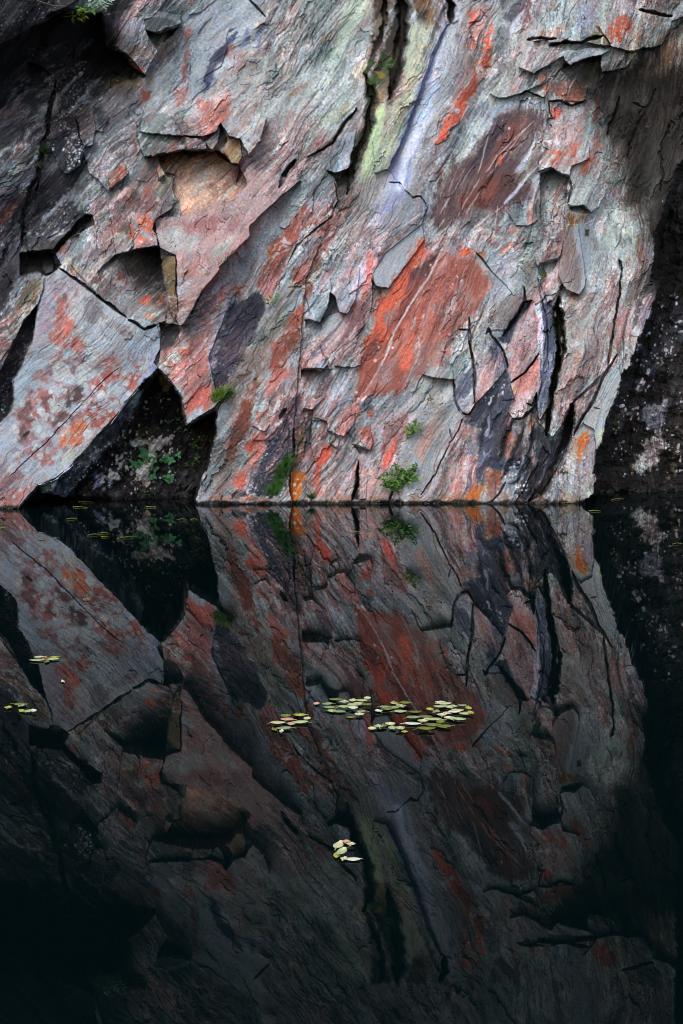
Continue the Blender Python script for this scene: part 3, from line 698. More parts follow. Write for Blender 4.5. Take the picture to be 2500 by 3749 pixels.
LICH('C', "470,970,7 540,930,6 430,1140,9 680,1080,8 610,1150,7 460,820,8", (190, 170, 156))
P('C', "420,620 640,620 700,700 600,690 410,705 340,760 300,760", (140, 148, 158), .7, 12, 10)
P('C', "540,640 640,610 580,680 520,700", (172, 112, 100), .4, 8, 10, .5)
P('C', "330,680 400,660 260,880 150,960 0,1060 0,960 120,880 240,760", (150, 154, 164), .8, 10, 8)
P('C', "240,700 330,610 340,680 240,780 190,830", (112, 114, 128), .7, 8, 10)

# -- tile D : slab, hollow, spike
P('D', "0,-60 240,-40 200,60 170,200 120,340 0,440 -900,500 -900,0", (112, 124, 128), .85, 10, 10)
P('D', "0,60 100,20 200,40 150,180 60,280 0,200", (142, 152, 158), .7, 12, 10, .7)
P('D', "220,0 330,80 420,150 540,210 590,240 420,400 330,460 180,480 120,400 160,200", (62, 60, 64), .92, 10, 10)
P('D', "240,60 320,40 300,200 260,160", (30, 30, 30), .7, 8, 10, .6)
P('D', "180,420 300,300 360,300 250,420 190,450", (108, 104, 112), .6, 8, 10, .6)
P('D', "330,40 440,60 500,160 400,260 340,200", (112, 104, 106), .5, 10, 12, .5)
S('D', "150,330 190,380 170,450", 16, (140, 138, 140), .6, 6, 8, .6)
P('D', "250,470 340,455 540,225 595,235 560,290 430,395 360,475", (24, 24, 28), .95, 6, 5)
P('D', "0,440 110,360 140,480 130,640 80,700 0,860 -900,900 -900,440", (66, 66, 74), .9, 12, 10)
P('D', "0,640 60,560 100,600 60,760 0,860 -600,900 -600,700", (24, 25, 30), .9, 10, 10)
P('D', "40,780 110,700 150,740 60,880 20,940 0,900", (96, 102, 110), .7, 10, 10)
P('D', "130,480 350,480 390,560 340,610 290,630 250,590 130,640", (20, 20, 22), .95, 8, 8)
P('D', "270,530 330,520 350,570 340,600 290,620 270,590", (54, 58, 54), .8, 6, 5)
P('D', "480,20 680,0 690,160 620,260 540,230 420,140 500,100", (140, 144, 150), .8, 10, 8)
P('D', "590,130 680,120 640,250 600,240", (150, 110, 108), .5, 8, 8)
P('D', "420,400 590,300 570,390 500,480 440,510 400,470", (126, 140, 146), .85, 8, 6)
P('D', "340,480 400,470 400,540 350,560", (150, 148, 166), .8, 6, 6)
P('D', "370,450 430,440 430,490 390,490", (160, 92, 74), .7, 5, 6)
P('D', "590,280 700,210 720,340 730,490 640,500 560,520 440,540 500,480 580,380", (120, 116, 116), .8, 12, 10)
P('D', "700,170 850,90 960,70 1000,130 960,210 840,230 760,260", (104, 88, 88), .85, 10, 10)
P('D', "790,120 840,100 830,180 790,180", (150, 84, 60), .6, 10, 10)
P('D', "820,170 940,90 1020,150 980,210 900,220", (110, 72, 74), .7, 10, 10)
P('D', "820,260 960,230 980,330 1000,370 1000,430 870,450 820,380", (186, 96, 70), .82, 10, 12, .72, 'b')
P('D', "700,260 820,290 830,380 740,350", (78, 68, 54), .75, 8, 10, .7)
P('D', "715,350 830,360 800,420 730,440", (158, 150, 138), .75, 8, 10, .75)
P('D', "725,430 900,400 1005,400 1008,437 850,462 735,492", (150, 116, 114), .7, 6, 8, .8)
LICH('D', "870,345,10 930,300,9 900,410,10 780,420,9 965,390,8 850,250,8", (176, 170, 164))
P('D', "960,-20 1110,-20 1110,100 1140,200 1040,150 960,110", (112, 104, 90), .7, 10, 10, .7)
P('D', "1040,180 1120,140 1150,240 1090,240", (64, 52, 42), .7, 8, 10, .7)
P('D', "1150,210 1330,170 1500,60 1520,130 1420,160 1480,240 1300,260 1180,260", (176, 136, 122), .7, 12, 12)
P('X', SPIKE, (160, 134, 130), .8, 8, 6)
P('D', "990,370 1150,300 1280,330 1240,470 1100,470 1020,440", (164, 162, 158), .75, 12, 12, .85)
P('D', "1150,300 1330,240 1420,250 1560,200 1560,300 1380,360 1200,360", (152, 96, 94), .65, 14, 14, .7)
P('D', "1150,540 1260,520 1240,620 1170,650", (150, 100, 96), .6, 12, 12, .6)
P('D', "1360,440 1500,360 1480,440 1350,520", (162, 162, 154), .8, 10, 10)
P('D', "1120,640 1230,640 1200,760 1130,790", (150, 158, 164), .8, 10, 8)
P('D', "1130,760 1250,760 1200,890 1160,940 1130,910", (170, 152, 138), .8, 8, 8)
P('D', "1230,500 1340,480 1300,640 1200,700 1190,600", (156, 120, 112), .5, 12, 12, .7)
P('D', "1035,490 1118,503 1120,700 1135,805 1122,912 1080,850 1065,700 1040,620", (112, 94, 62), .95, 5, 4)
P('D', "1085,780 1130,800 1125,905 1085,850", (142, 134, 102), .8, 6, 5)
P('D', "740,495 1020,450 1040,640 1080,870 990,930 900,880 760,900 690,800 560,700 640,560", (116, 108, 106), .8, 10, 8)
P('D', "850,560 1030,460 1040,640 1070,830 940,780 880,700 800,600", (72, 64, 64), .7, 24, 12)  # painted shade, deepest towards the upper right of the hollow
P('D', "720,640 840,640 860,740 790,820 700,780", (140, 144, 148), .8, 12, 12)
P('D', "560,560 640,560 630,640 540,640 500,620", (148, 148, 142), .8, 10, 10)
P('D', "560,640 650,590 670,650 600,680", (98, 62, 60), .85, 6, 10, .8)
P('D', "740,620 800,620 800,680 750,660", (130, 62, 54), .75, 6, 10, .8)
P('D', "890,770 970,750 960,800 890,810", (200, 84, 56), .9, 6, 8)
P('D', "860,840 1000,800 1060,890 930,900 870,880", (150, 152, 146), .75, 10, 10)
P('D', "920,870 1000,870 960,910 920,900", (206, 120, 80), .8, 6, 8)
P('D', "990,760 1050,740 1060,830 1000,830", (130, 66, 52), .7, 8, 10, .8)
P('D', "410,540 500,560 500,620 430,600", (160, 150, 122), .7, 8, 8)
LICH('D', "600,690,20 560,600,14 640,720,10", (176, 168, 156))
P('D', "160,660 290,640 240,800 150,900 60,1060 0,1160 0,1010 60,900", (112, 96, 76), .85, 10, 10)
S('D', "240,720 190,790 130,870", 22, (156, 90, 54), .7, 8, 8, .7)
S('D', "200,760 120,890 40,1000", 8, (160, 150, 126), .7, 3, 5)
P('D', "0,900 60,860 120,780 140,800 40,960 0,1020", (108, 112, 108), .7, 8, 8)
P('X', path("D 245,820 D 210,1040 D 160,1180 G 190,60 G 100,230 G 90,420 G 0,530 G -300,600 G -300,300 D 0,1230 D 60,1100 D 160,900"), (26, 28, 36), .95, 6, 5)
# -- slab colour
P('X', SLAB, (146, 150, 156), .9, 5, 5)
P('D', "250,820 330,660 430,700 400,800 340,860 330,980 260,1000 220,1080 240,940", (140, 128, 140), .8, 16, 10)
P('D', "350,760 430,740 440,860 480,940 520,1030 470,1100 330,1060 300,1020 370,900", (172, 94, 82), .9, 8, 12, .82, 'b')
P('D', "380,860 450,840 460,930 420,1010 350,980", (188, 98, 84), .8, 10, 10)
P('D', "550,770 660,790 680,880 620,920 560,930 530,850", (92, 74, 80), .85, 8, 14, .75, 'b')
P('D', "400,720 440,740 440,830 410,830", (96, 78, 78), .8, 6, 10, .8)
P('D', "640,900 760,930 780,1000 700,1010 650,980", (110, 92, 96), .6, 10, 14, .55, 'b')
P('D', "780,940 880,950 840,1040 770,1040", (104, 80, 84), .6, 10, 14, .5, 'b')
P('D', "440,760 600,700 780,900 700,940 600,930 520,1000 440,880", (156, 158, 156), .45, 14, 12)
P('D', "860,1000 1020,930 1010,1100 900,1180 800,1200 760,1100", (138, 148, 158), .75, 16, 10)
P('D', "490,960 560,980 540,1080 490,1080", (158, 152, 142), .6, 10, 10)
LICH('D', "460,870,34 450,790,22 480,990,26 425,1045,16 385,1060,10 520,930,18 570,700,18", (152, 156, 152))
P('G', "200,200 420,40 640,100 800,110 970,110 880,280 720,480 560,640 300,790 100,900 90,700 100,450", (142, 100, 98), .8, 18, 16, .55, 'b')
P('G', "360,0 540,0 560,50 480,60 400,40", (170, 86, 76), .8, 10, 12, .7, 'b')
P('G', "600,120 680,110 770,140 760,230 650,290 570,310 620,220", (168, 88, 78), .85, 8, 12, .8, 'b')
P('G', "780,240 850,150 950,140 920,210 860,300 800,310", (170, 90, 78), .85, 8, 12, .8, 'b')
P('G', "210,320 300,220 380,270 430,330 380,460 300,440 220,380", (150, 96, 90), .8, 10, 14, .75, 'b')
P('G', "120,420 260,410 280,480 190,560 120,490", (140, 84, 78), .75, 10, 14, .6, 'b')
P('G', "380,600 440,540 530,500 580,560 510,640 420,670 370,660", (186, 98, 62), .9, 10, 12, .9, 'b')
P('G', "540,440 700,420 760,430 720,500 620,600 540,650 560,560", (150, 78, 68), .8, 8, 14, .62, 'b')
P('G', "280,720 340,680 380,670 330,760 260,800 200,860 220,800", (160, 92, 84), .6, 12, 14, .7)
P('G', "0,880 100,800 130,860 60,940 0,960 -200,980 -200,880", (118, 92, 96), .8, 14, 12)
P('G', "0,960 140,930 200,900 230,920 130,1045 60,1060 0,1060 -200,1060", (162, 106, 102), .85, 12, 12, .85)
P('G', "430,330 480,280 530,300 490,380 430,430 410,390", (66, 54, 54), .9, 6, 12, .85)
P('G', "440,180 600,60 640,120 560,200 480,210", (92, 82, 88), .6, 8, 16, .5, 'b')
P('G', "300,150 420,110 440,180 300,290 260,280", (108, 96, 102), .5, 10, 14, .5, 'b')
P('G', "90,420 90,250 200,20 300,0 240,160 180,300 160,420", (146, 158, 166), .8, 16, 10)
LICH('G', "385,190,62 540,200,62 325,320,18 350,420,38 330,380,26 645,340,28 690,345,18 720,310,42 560,370,26 590,430,28 670,415,24 640,240,14 900,165,18 830,345,18 470,460,16 350,500,22 250,560,22 560,500,24 630,490,14 560,590,30 430,660,12 250,800,14 130,950,12 90,990,10 410,320,20 610,130,24 190,480,20 280,600,18 790,200,20 480,600,10 330,600,16 180,930,10 690,490,10 740,390,20 800,260,26 460,330,20 250,380,18 300,470,14 660,270,16 600,300,22 700,440,14 150,470,16 90,540,18 220,660,16 120,720,20 60,820,16 170,820,14 380,530,16 300,700,14 700,380,12 860,230,14", (164, 168, 165))
P('G', "200,330 300,240 420,300 520,330 640,420 520,480 400,560 250,640 120,640 110,470", (88, 66, 66), .75, 12, 16, .3, 'b')
for k in range(150):
    q_ = (rng.uniform(60, 960), rng.uniform(60, 880)); e_ = q_[0] * .95 + q_[1]
    if 480 < e_ < 1060 + .1 * q_[0]: LICH('G', '%.0f,%.0f,%.1f' % (q_[0], q_[1], 5 + 24 * rng.rand() ** 2.2), (160 + rng.uniform(-8, 10), 164, 162), .85)
for k in range(70):
    q_ = (rng.uniform(380, 1000), rng.uniform(700, 1180)); LICH('D', '%.0f,%.0f,%.1f' % (q_[0], q_[1] if q_[1] > q_[0] * .72 + 330 else q_[0] * .72 + 345 + rng.uniform(0, 80), 4 + 16 * rng.rand() ** 2), (158, 160, 160), .7)
P('G', "640,620 760,470 860,360 880,300 790,410 600,630 500,745 370,860 240,925 330,850 500,700", (160, 160, 152), .55, 12, 8)
P('G', "420,720 470,680 480,740 420,790", (178, 174, 144), .5, 12, 10)
S('G', "640,265 540,370 420,500 300,600 60,740", 9, (168, 166, 184), .6, 4, 6, .75)
S('G', "600,620 400,720 240,800 60,930", 5, (190, 182, 172), .5, 2, 4, .7)
S('G', "500,740 430,812 372,856", 14, (160, 166, 200), .8, 4, 3)
S('G', "1005,170 940,235 880,290", 30, (140, 146, 170), .7, 8, 4)
S('G', "145,605 185,575", 12, (30, 16, 16), .9, 3, 3)
P('G', "960,60 1000,90 1010,165 960,200 930,160", (124, 132, 160), .7, 10, 6)

# -- flake right of the slab
P('X', path("D 1030,930 D 1130,940 D 1200,900 D 1290,740 D 1480,760 D 1390,1000 D 1330,1150 G 1380,320 G 1470,300 G 1370,420 G 1300,460 G 1200,527 G 1185,515 G 1165,370 G 1100,265 G 1015,172 D 1020,1090"), (150, 124, 122), .85, 8, 8)
P('D', "1020,930 1120,935 1150,950 1130,1040 1060,1120 1030,1090", (48, 46, 52), .9, 10, 10)  # painted shadow strip below the tip of the spike
P('D', "1200,880 1280,740 1400,760 1330,860 1250,960 1170,1000", (92, 90, 100), .8, 16, 14, .8)  # shadow of the spike's lower right edge, painted on the flake
P('D', "1090,1050 1200,1060 1180,1130 1110,1180 1050,1220 1040,1140", (160, 154, 148), .7, 12, 12, .7)
P('D', "1150,1060 1220,1060 1200,1110 1150,1120", (190, 96, 70), .85, 6, 8)
P('D', "1230,1040 1340,960 1300,1120 1220,1220 1180,1220", (166, 104, 96), .75, 12, 12, .8)
P('D', "1290,880 1380,830 1320,980 1280,1010", (150, 104, 100), .6, 10, 12, .6)
P('D', "1400,1000 1470,800 1420,830 1360,1000 1310,1200 1370,1240", (150, 154, 170), .8, 8, 6)
P('X', path("D 1465,810 D 1568,770 E 110,800 E 260,720 E 300,800 E 260,920 E 180,1080 E 120,1230 H 40,260 G 1420,300 G 1370,300 G 1370,160 G 1400,0 D 1400,1050"), (52, 54, 68), .92, 8, 8)
P('E', "60,1000 180,880 200,1000 100,1220 0,1220 0,1100", (92, 78, 92), .6, 16, 14, .7)
P('G', "1440,200 1568,-40 1568,130 1470,300 1400,300", (88, 72, 82), .6, 12, 10)
P('G', "1030,80 1160,0 1260,-40 1180,160 1100,270 1020,170", (176, 112, 98), .75, 10, 12, .75, 'b')
LICH('G', "1120,110,36 1080,190,18 1180,20,26 1130,170,14 1060,140,10 1280,245,16 1290,370,12 1215,290,9", (172, 168, 160))
P('G', "1180,110 1340,40 1330,220 1300,330 1220,400 1180,340 1160,230", (164, 100, 92), .75, 16, 12)
P('G', "1240,300 1400,260 1370,340 1300,420 1200,480 1190,420", (196, 96, 82), .8, 14, 10)
P('G', "1185,490 1300,390 1330,440 1200,527", (164, 166, 172), .85, 6, 6)
P('G', "1300,400 1330,390 1320,440 1295,440", (200, 84, 58), .8, 4, 5)
S('G', "1100,270 1180,180 1280,40 1330,-40", 7, (184, 182, 190), .6, 2, 4)
S('G', "1380,160 1340,300", 10, (150, 150, 168), .6, 4, 4, .6)
SPECK('G', "1380,0 1568,-40 1568,130 1440,300 1390,300", 70, r1=3)

# -- recess: near-black pigment carries part of its shade
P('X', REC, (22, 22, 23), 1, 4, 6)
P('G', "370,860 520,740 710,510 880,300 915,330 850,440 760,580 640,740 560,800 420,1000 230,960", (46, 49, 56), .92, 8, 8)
P('G', "860,330 915,310 900,360 850,450 830,500 820,440", (92, 102, 106), .8, 8, 8)
P('G', "240,925 370,862 340,950 280,960", (120, 126, 136), .85, 6, 8, .8)
P('G', "820,640 900,610 960,640 890,700 840,720", (138, 140, 136), .8, 8, 12, .75, 'b')
P('G', "960,640 1060,600 1050,680 960,800 860,900 840,900 890,780", (168, 152, 148), .9, 8, 14, .72, 'b')
P('G', "920,780 1010,760 1000,900 930,920 900,880", (176, 128, 112), .6, 8, 14, .6, 'b')
P('G', "700,790 790,770 770,860 700,940", (130, 140, 138), .8, 8, 14, .6, 'b')
P('G', "590,850 660,840 650,920 600,940", (78, 84, 118), .8, 8, 10, .6)
P('G', "1000,200 1060,230 1100,280 1070,340 1040,320", (84, 66, 46), .9, 6, 8)
P('G', "1170,370 1185,520 1160,470 1140,330", (70, 56, 42), .8, 5, 5)
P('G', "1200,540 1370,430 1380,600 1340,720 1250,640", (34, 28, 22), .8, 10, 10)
P('G', "860,560 980,520 960,640 880,660", (46, 42, 26), .7, 10, 12, .6, 'b')
S('G', "1310,830 1290,930 1262,1005", 12, (150, 152, 152), .8, 4, 5, .75)
SPECK('G', "380,870 900,330 860,480 640,780 430,1000", 150, r1=4)
SPECK('G', "700,520 1000,300 1150,400 1150,850 1000,980 500,980", 120, (170, 172, 168), r1=5, th=.3)
SPECK('G', "640,760 1100,600 1120,900 640,960", 110, (190, 184, 178), r1=8, th=.5, bias='b')

# -- tile E, main face
P('E', "0,600 200,400 350,300 450,250 420,420 330,560 250,700 80,800 0,830", (138, 142, 148), .75, 16, 10)
P('E', "540,170 560,200 520,330 490,430 440,500 380,660 320,790 280,740 250,670 320,520 330,430 430,320", (160, 88, 74), .9, 12, 12, .88)
P('E', "300,470 400,370 420,420 330,520", (176, 106, 78), .7, 10, 10)
P('E', "270,700 340,620 370,640 340,740 300,810 285,760", (196, 138, 138), .85, 8, 8)
P('E', "410,370 440,400 460,420 430,450 400,400", (200, 182, 184), .85, 5, 6)
S('E', "320,520 410,470 470,450", 7, (196, 178, 180), .6, 2, 4)
P('E', "90,700 160,680 150,770 100,780", (182, 106, 84), .75, 10, 10, .7)
P('E', "0,720 50,700 40,780 0,800", (170, 88, 70), .6, 8, 8, .7)
P('E', "540,30 730,0 740,180 690,250 600,220 560,160", (140, 142, 148), .7, 12, 10)
P('E', "620,30 640,40 600,130 590,100", (160, 84, 80), .6, 6, 6)
P('E', "560,200 700,230 680,290 540,330 520,300", (140, 80, 68), .75, 8, 12, .7)
P('E', "540,340 680,280 700,330 560,400 500,440", (158, 140, 130), .6, 10, 12)
P('E', "740,0 860,-60 820,100 770,260 740,260 770,120", (48, 48, 44), .85, 8, 10, .8)
P('E', "830,0 1060,-40 1000,240 960,500 880,600 720,700 760,400 790,150", (148, 144, 138), .6, 20, 12)
P('E', "830,120 940,180 880,280 800,250", (120, 96, 88), .5, 14, 14, .6)
P('E', "470,590 560,520 680,380 740,360 700,500 620,640 580,780 540,760 540,700 480,690", (122, 72, 60), .8, 10, 14, .75)
P('E', "490,590 560,590 580,700 500,680", (140, 62, 46), .7, 8, 12, .8)
P('E', "440,680 480,660 470,760 440,740", (160, 172, 150), .8, 6, 8)
P('E', "500,820 550,800 540,950 500,1080 440,1220 330,1220 380,1050 430,900", (146, 78, 60), .92, 12, 10)
P('E', "300,900 430,820 420,920 370,1050 300,1220 150,1220 220,1050", (122, 112, 102), .75, 14, 10)
P('E', "700,520 960,400 980,540 900,660 820,860 760,840 720,720 590,880 560,780 640,640", (158, 162, 168), .8, 14, 12)
P('E', "830,620 960,480 950,620 880,760 800,740", (168, 150, 160), .55, 18, 14, .8)
P('E', "960,490 1000,490 1000,550 970,620 960,760 900,800 930,640", (196, 118, 108), .8, 8, 10, .85)
P('E', "560,860 590,780 640,870 640,910 560,905", (166, 172, 178), .8, 8, 8)
P('E', "700,870 840,870 790,1000 740,1120 660,1060 600,1000 620,960", (150, 160, 162), .8, 12, 10)
P('E', "850,800 960,780 940,960 880,1000 790,1140 740,1160 760,1060 830,920", (118, 84, 86), .88, 10, 10)
P('E', "860,830 900,800 900,860 870,880", (160, 104, 96), .7, 6, 8)
P('E', "940,900 1000,860 980,980 920,1080 910,1000", (150, 160, 156), .7, 8, 8)
P('E', "1010,180 1180,80 1200,130 1100,220 1000,300 980,280", (138, 140, 166), .8, 10, 8)
P('E', "1090,210 1190,130 1290,120 1330,190 1290,290 1100,400 1010,560 990,480 1040,320", (132, 134, 140), .8, 10, 8)
P('E', "1300,290 1312,400 1210,540 1085,705 1040,700 1000,690 975,610 1060,470", (156, 160, 165), .97, 4, 4)
P('E', "1000,530 1060,470 1030,540 990,590", (112, 112, 116), .7, 6, 5)
S('E', "1440,90 1300,220 1180,310", 4, (190, 184, 186), .7, 1.6, 2)
S('E', "1390,120 1400,220", 4, (190, 184, 186), .6, 1.6, 2)
P('E', "1290,130 1400,150 1360,200 1310,300 1340,330 1310,400 1300,290", (134, 140, 148), .8, 8, 8)
# rust sheet
RUST = path("E 1290,395 E 1330,470 E 1420,480 E 1460,400 E 1568,500 F 140,440 F 220,480 F 320,640 F 340,700 F 290,780 F 230,860 F 150,950 F 60,1080 H 1420,50 H 1340,130 H 1290,210 H 1200,270 H 1130,320 H 1010,330 H 870,350 H 850,310 H 900,170 H 920,40 E 930,1080 E 990,950 E 1030,760 E 1110,690 E 1210,540")
P('X', RUST, (150, 82, 68), .6, 34, 22)
P('X', RUST, (150, 82, 68), .85, 16, 20, .9)
P('E', "1285,395 1330,440 1320,540 1240,640 1180,720 1150,830 1090,870 1080,960 1020,1060 960,1120 940,1060 990,940 1030,780 1110,690 1210,540", (204, 94, 66), .88, 8, 12, .82, 'b')
P('E', "1210,620 1330,530 1400,480 1330,620 1200,790 1200,740", (84, 56, 62), .85, 8, 8)
P('E', "1140,870 1190,840 1150,980 1090,1010 1080,950", (112, 60, 50), .85, 8, 10)
P('E', "1050,870 1120,850 1130,920 1060,950", (118, 104, 106), .7, 10, 10, .8)
P('E', "960,1060 1040,960 1010,1100 930,1200 910,1160", (110, 70, 72), .7, 10, 10, .7)
P('E', "1160,950 1260,900 1250,1000 1230,1100 1190,1080", (220, 140, 130), .85, 10, 10, .8)
P('E', "1190,1060 1240,1000 1220,1220 1170,1230 1180,1140", (228, 110, 88), .9, 8, 6)
P('E', "1230,880 1265,900 1250,970 1220,960", (186, 182, 188), .8, 6, 8)
P('E', "1380,1010 1420,1040 1390,1220 1340,1220 1360,1100", (196, 98, 74), .7, 10, 10, .8)
P('E', "1460,380 1568,380 1568,520 1500,530 1450,470", (172, 128, 124), .8, 10, 12, .8)
P('E', "1330,430 1380,400 1400,440 1370,490 1330,480", (160, 160, 164), .8, 6, 8)
P('E', "1130,880 1200,820 1220,880 1160,900", (158, 150, 152), .55, 8, 8, .6)
for q_, c_, a_ in (("1460,560 1330,800 1200,1030 1080,1200", (196, 96, 72), .75), ("1500,700 1420,900 1360,1060", (176, 84, 64), .7), ("1290,640 1160,860 1040,1060", (214, 104, 76), .7), ("1560,620 1500,800 1440,960", (122, 70, 62), .7),
                   ("1350,560 1230,760 1100,960", (104, 62, 62), .6), ("1420,760 1330,960 1250,1150", (204, 140, 128), .55), ("1200,1000 1100,1200 1020,1340", (176, 160, 162), .6), ("1330,1040 1260,1200 1180,1330", (168, 150, 150), .5)):
    S('E', q_, 44, c_, a_, 18, 16, .72)
P('X', RUST, (158, 150, 150), .55, 10, 16, .2)
S('E', "1470,360 1420,470 1350,610 1230,800 1120,980 1040,1200", 7, (206, 196, 196), .85, 2, 3, taper=False)
S('E', "1270,1010 1285,1080 1260,1180", 4, (196, 186, 186), .7, 1.5, 3)
S('E', "1530,640 1470,860", 3.5, (190, 150, 140), .6, 1.5, 2)
S('H', "1110,0 1020,180 930,330", 8, (196, 186, 188), .7, 2.5, 3)
S('H', "1270,0 1285,70 1240,160 1190,280", 4, (196, 176, 172), .7, 1.5, 3)
LICH('E', "1255,570,10 1350,560,9 1305,885,14 1130,800,6 1160,720,6 1470,1000,8 1520,630,6 1410,1000,9 1000,1165,12 1020,1080,8 1320,620,5 1250,510,6", (190, 166, 152))
P('F', "90,380 180,440 220,480 240,540 190,520 140,500 110,450", (150, 120, 120), .8, 10, 12, .8)
P('F', "150,440 200,440 210,520 140,520", (214, 92, 52), .9, 5, 12, .7, 'b')
P('F', "260,480 310,460 310,510 270,510", (210, 94, 58), .9, 5, 8)
P('F', "60,400 110,400 120,470 70,500", (150, 146, 152), .75, 8, 10)
S('F', "220,900 280,780 340,700", 18, (204, 104, 78), .75, 6, 10, .55, 'b')
P('H', "1150,40 1220,0 1220,120 1180,200 1160,160", (214, 108, 84), .8, 10, 8)
P('H', "1340,100 1380,60 1370,130", (206, 96, 64), .8, 5, 6)
P('H', "1440,50 1480,50 1470,90", (208, 98, 76), .8, 5, 6)

# -- tile F / right part
P('F', "0,-40 560,-40 600,100 500,150 430,200 360,340 330,420 200,300 120,260 60,360 0,400", (98, 70, 68), .8, 14, 10)
P('F', "0,160 120,0 250,-40 130,180 20,320 0,360", (96, 74, 78), .7, 12, 10)
P('F', "120,100 330,0 420,40 300,200 180,260", (120, 68, 58), .7, 16, 12, .85)
P('F', "300,380 340,240 400,330 360,440", (110, 74, 66), .7, 10, 10)
P('F', "120,260 260,180 360,220 380,260 340,420 240,440 150,380", (140, 138, 138), .7, 18, 12)
P('F', "-100,420 0,360 110,290 110,330 0,430", (160, 164, 160), .85, 6, 8)
S('F', "570,0 500,90 430,170", 14, (188, 192, 210), .9, 4, 3)
for s in ("420,180 240,320", "270,10 120,260", "160,0 20,230", "390,170 350,420", "130,290 10,530", "110,330 30,520", "280,80 180,240"):
    S('F', s, 4, (190, 178, 176), .7, 1.6, 3)
P('F', "560,120 640,80 650,280 560,240", (130, 126, 130), .6, 12, 12, .7)
P('F', "590,170 620,170 610,290 570,300", (204, 110, 84), .75, 6, 8, .8)
P('F', "410,440 470,320 540,310 480,420 440,480 400,490", (206, 128, 104), .75, 8, 12, .6, 'b')
P('F', "480,440 560,330 580,400 520,480", (112, 72, 68), .7, 8, 10)
P('F', "360,560 480,500 540,560 480,720 370,800 320,860 340,760 380,660", (164, 162, 168), .85, 12, 12)
P('F', "250,490 330,600 300,600 250,540", (176, 160, 150), .8, 6, 8)
P('F', "670,110 740,60 830,40 820,160 750,220 670,240", (148, 136, 132), .7, 12, 12)
P('F', "660,80 700,60 680,300 660,290", (96, 86, 76), .6, 8, 10, .7)
P('F', "760,40 800,60 760,250 740,250", (190, 108, 94), .65, 8, 10, .7)
P('F', "840,230 960,210 920,290 860,340 830,310", (146, 96, 58), .85, 12, 10)
P('F', "800,320 880,330 900,480 930,640 900,740 820,710 780,600 790,460", (124, 110, 106), .9, 14, 6)
P('F', "860,330 940,280 990,360 980,560 960,680 920,720 940,560 900,440", (154, 162, 168), .85, 12, 8)
P('F', "620,300 700,290 720,420 680,480 620,470", (110, 106, 106), .8, 12, 10)
P('F', "720,420 800,330 800,480 700,520 680,540 680,480", (140, 86, 78), .7, 8, 12, .75)
P('F', "640,560 780,510 800,440 690,490", (136, 92, 90), .7, 8, 10)
P('F', "540,560 640,500 630,740 560,750 555,700", (132, 122, 118), .8, 12, 10)
P('F', "330,870 480,740 555,740 560,800 440,960 390,1040 330,980", (146, 130, 126), .9, 8, 8)
P('F', "470,780 550,740 540,830 470,900", (132, 112, 108), .5, 12, 10)
P('F', "330,970 410,960 440,990 400,1050 380,1040", (168, 168, 172), .9, 6, 8)
P('F', "440,970 560,790 610,780 580,860 500,960 470,1060 420,1050 390,1045", (54, 60, 76), .95, 6, 5)
P('F', "320,1000 380,1050 440,1150 450,1240 380,1240 370,1120", (66, 72, 90), .9, 12, 8)
P('F', "230,960 330,960 370,1100 380,1240 240,1240 215,1060", (164, 160, 160), .85, 14, 10)
P('F', "220,880 300,840 280,960 215,1020", (188, 122, 108), .7, 10, 10, .7)
P('F', "520,900 610,800 640,860 640,1000 660,1220 450,1220 470,1060", (152, 136, 136), .9, 10, 8)
P('F', "540,1050 600,1040 620,1080 560,1110", (150, 156, 158), .7, 8, 10)
S('F', "620,830 640,960 610,1040", 12, (156, 72, 64), .7, 5, 8, .8)
S('F', "630,760 660,900 660,1200", 22, (178, 182, 200), .85, 6, 5)
P('F', "650,660 690,700 740,800 760,920 760,1220 680,1220 690,1000 660,800", (66, 72, 92), .94, 6, 6)
S('F', "650,580 650,700 690,800", 16, (128, 140, 160), .8, 6, 5)
P('F', "690,640 780,650 800,690 740,780 705,800 685,720", (132, 112, 112), .9, 6, 5)
S('F', "775,760 775,900 795,1040 770,1230", 42, (24, 28, 14), .97, 4, 7)
for q in ((755, 800, 9, 30), (790, 830, 8, 26), (755, 870, 7, 24), (795, 1030, 8, 24), (790, 1110, 7, 30)):
    P('F', "%d,%d %d,%d %d,%d %d,%d" % (q[0] - q[2], q[1], q[0], q[1] - q[3], q[0] + q[2], q[1], q[0], q[1] + q[3]), (176, 166, 166), .95, 2, 3)
P('F', "690,570 720,580 700,640 660,680 660,600", (52, 62, 24), .8, 5, 8, .7, 'b')
P('F', "820,740 920,750 900,800 850,810", (138, 104, 82), .8, 10, 8)
P('F', "820,800 920,760 1000,700 1000,860 940,1000 860,1040 820,980", (140, 128, 120), .8, 14, 8)
P('F', "830,1040 930,1000 1000,860 1060,800 1060,1000 960,1220 830,1220", (158, 148, 146), .7, 14, 12)
P('F', "900,1000 1000,880 1040,860 960,1010 910,1080", (184, 106, 84), .7, 8, 12, .6)
P('F', "960,760 1010,680 1000,740 940,830", (112, 92, 92), .6, 8, 8, .7)
P('F', "1050,240 1200,140 1300,260 1280,480 1260,800 1180,860 1160,640 1180,540 1040,420", (168, 178, 168), .75, 18, 14)
P('F', "980,300 1050,300 1040,640 970,720", (150, 156, 156), .6, 12, 12)
P('F', "1040,640 1160,560 1140,800 1080,1000 1040,960 1060,780", (150, 110, 104), .65, 12, 14, .7)
P('F', "1120,60 1230,0 1210,200 1140,180", (150, 110, 100), .5, 10, 14, .6)
P('F', "1280,370 1340,350 1400,260 1390,340 1330,440 1310,560 1280,500", (128, 76, 46), .85, 8, 10, .85)
P('F', "1400,40 1500,0 1460,120 1430,240 1400,280 1330,280", (112, 92, 74), .7, 12, 12, .8)
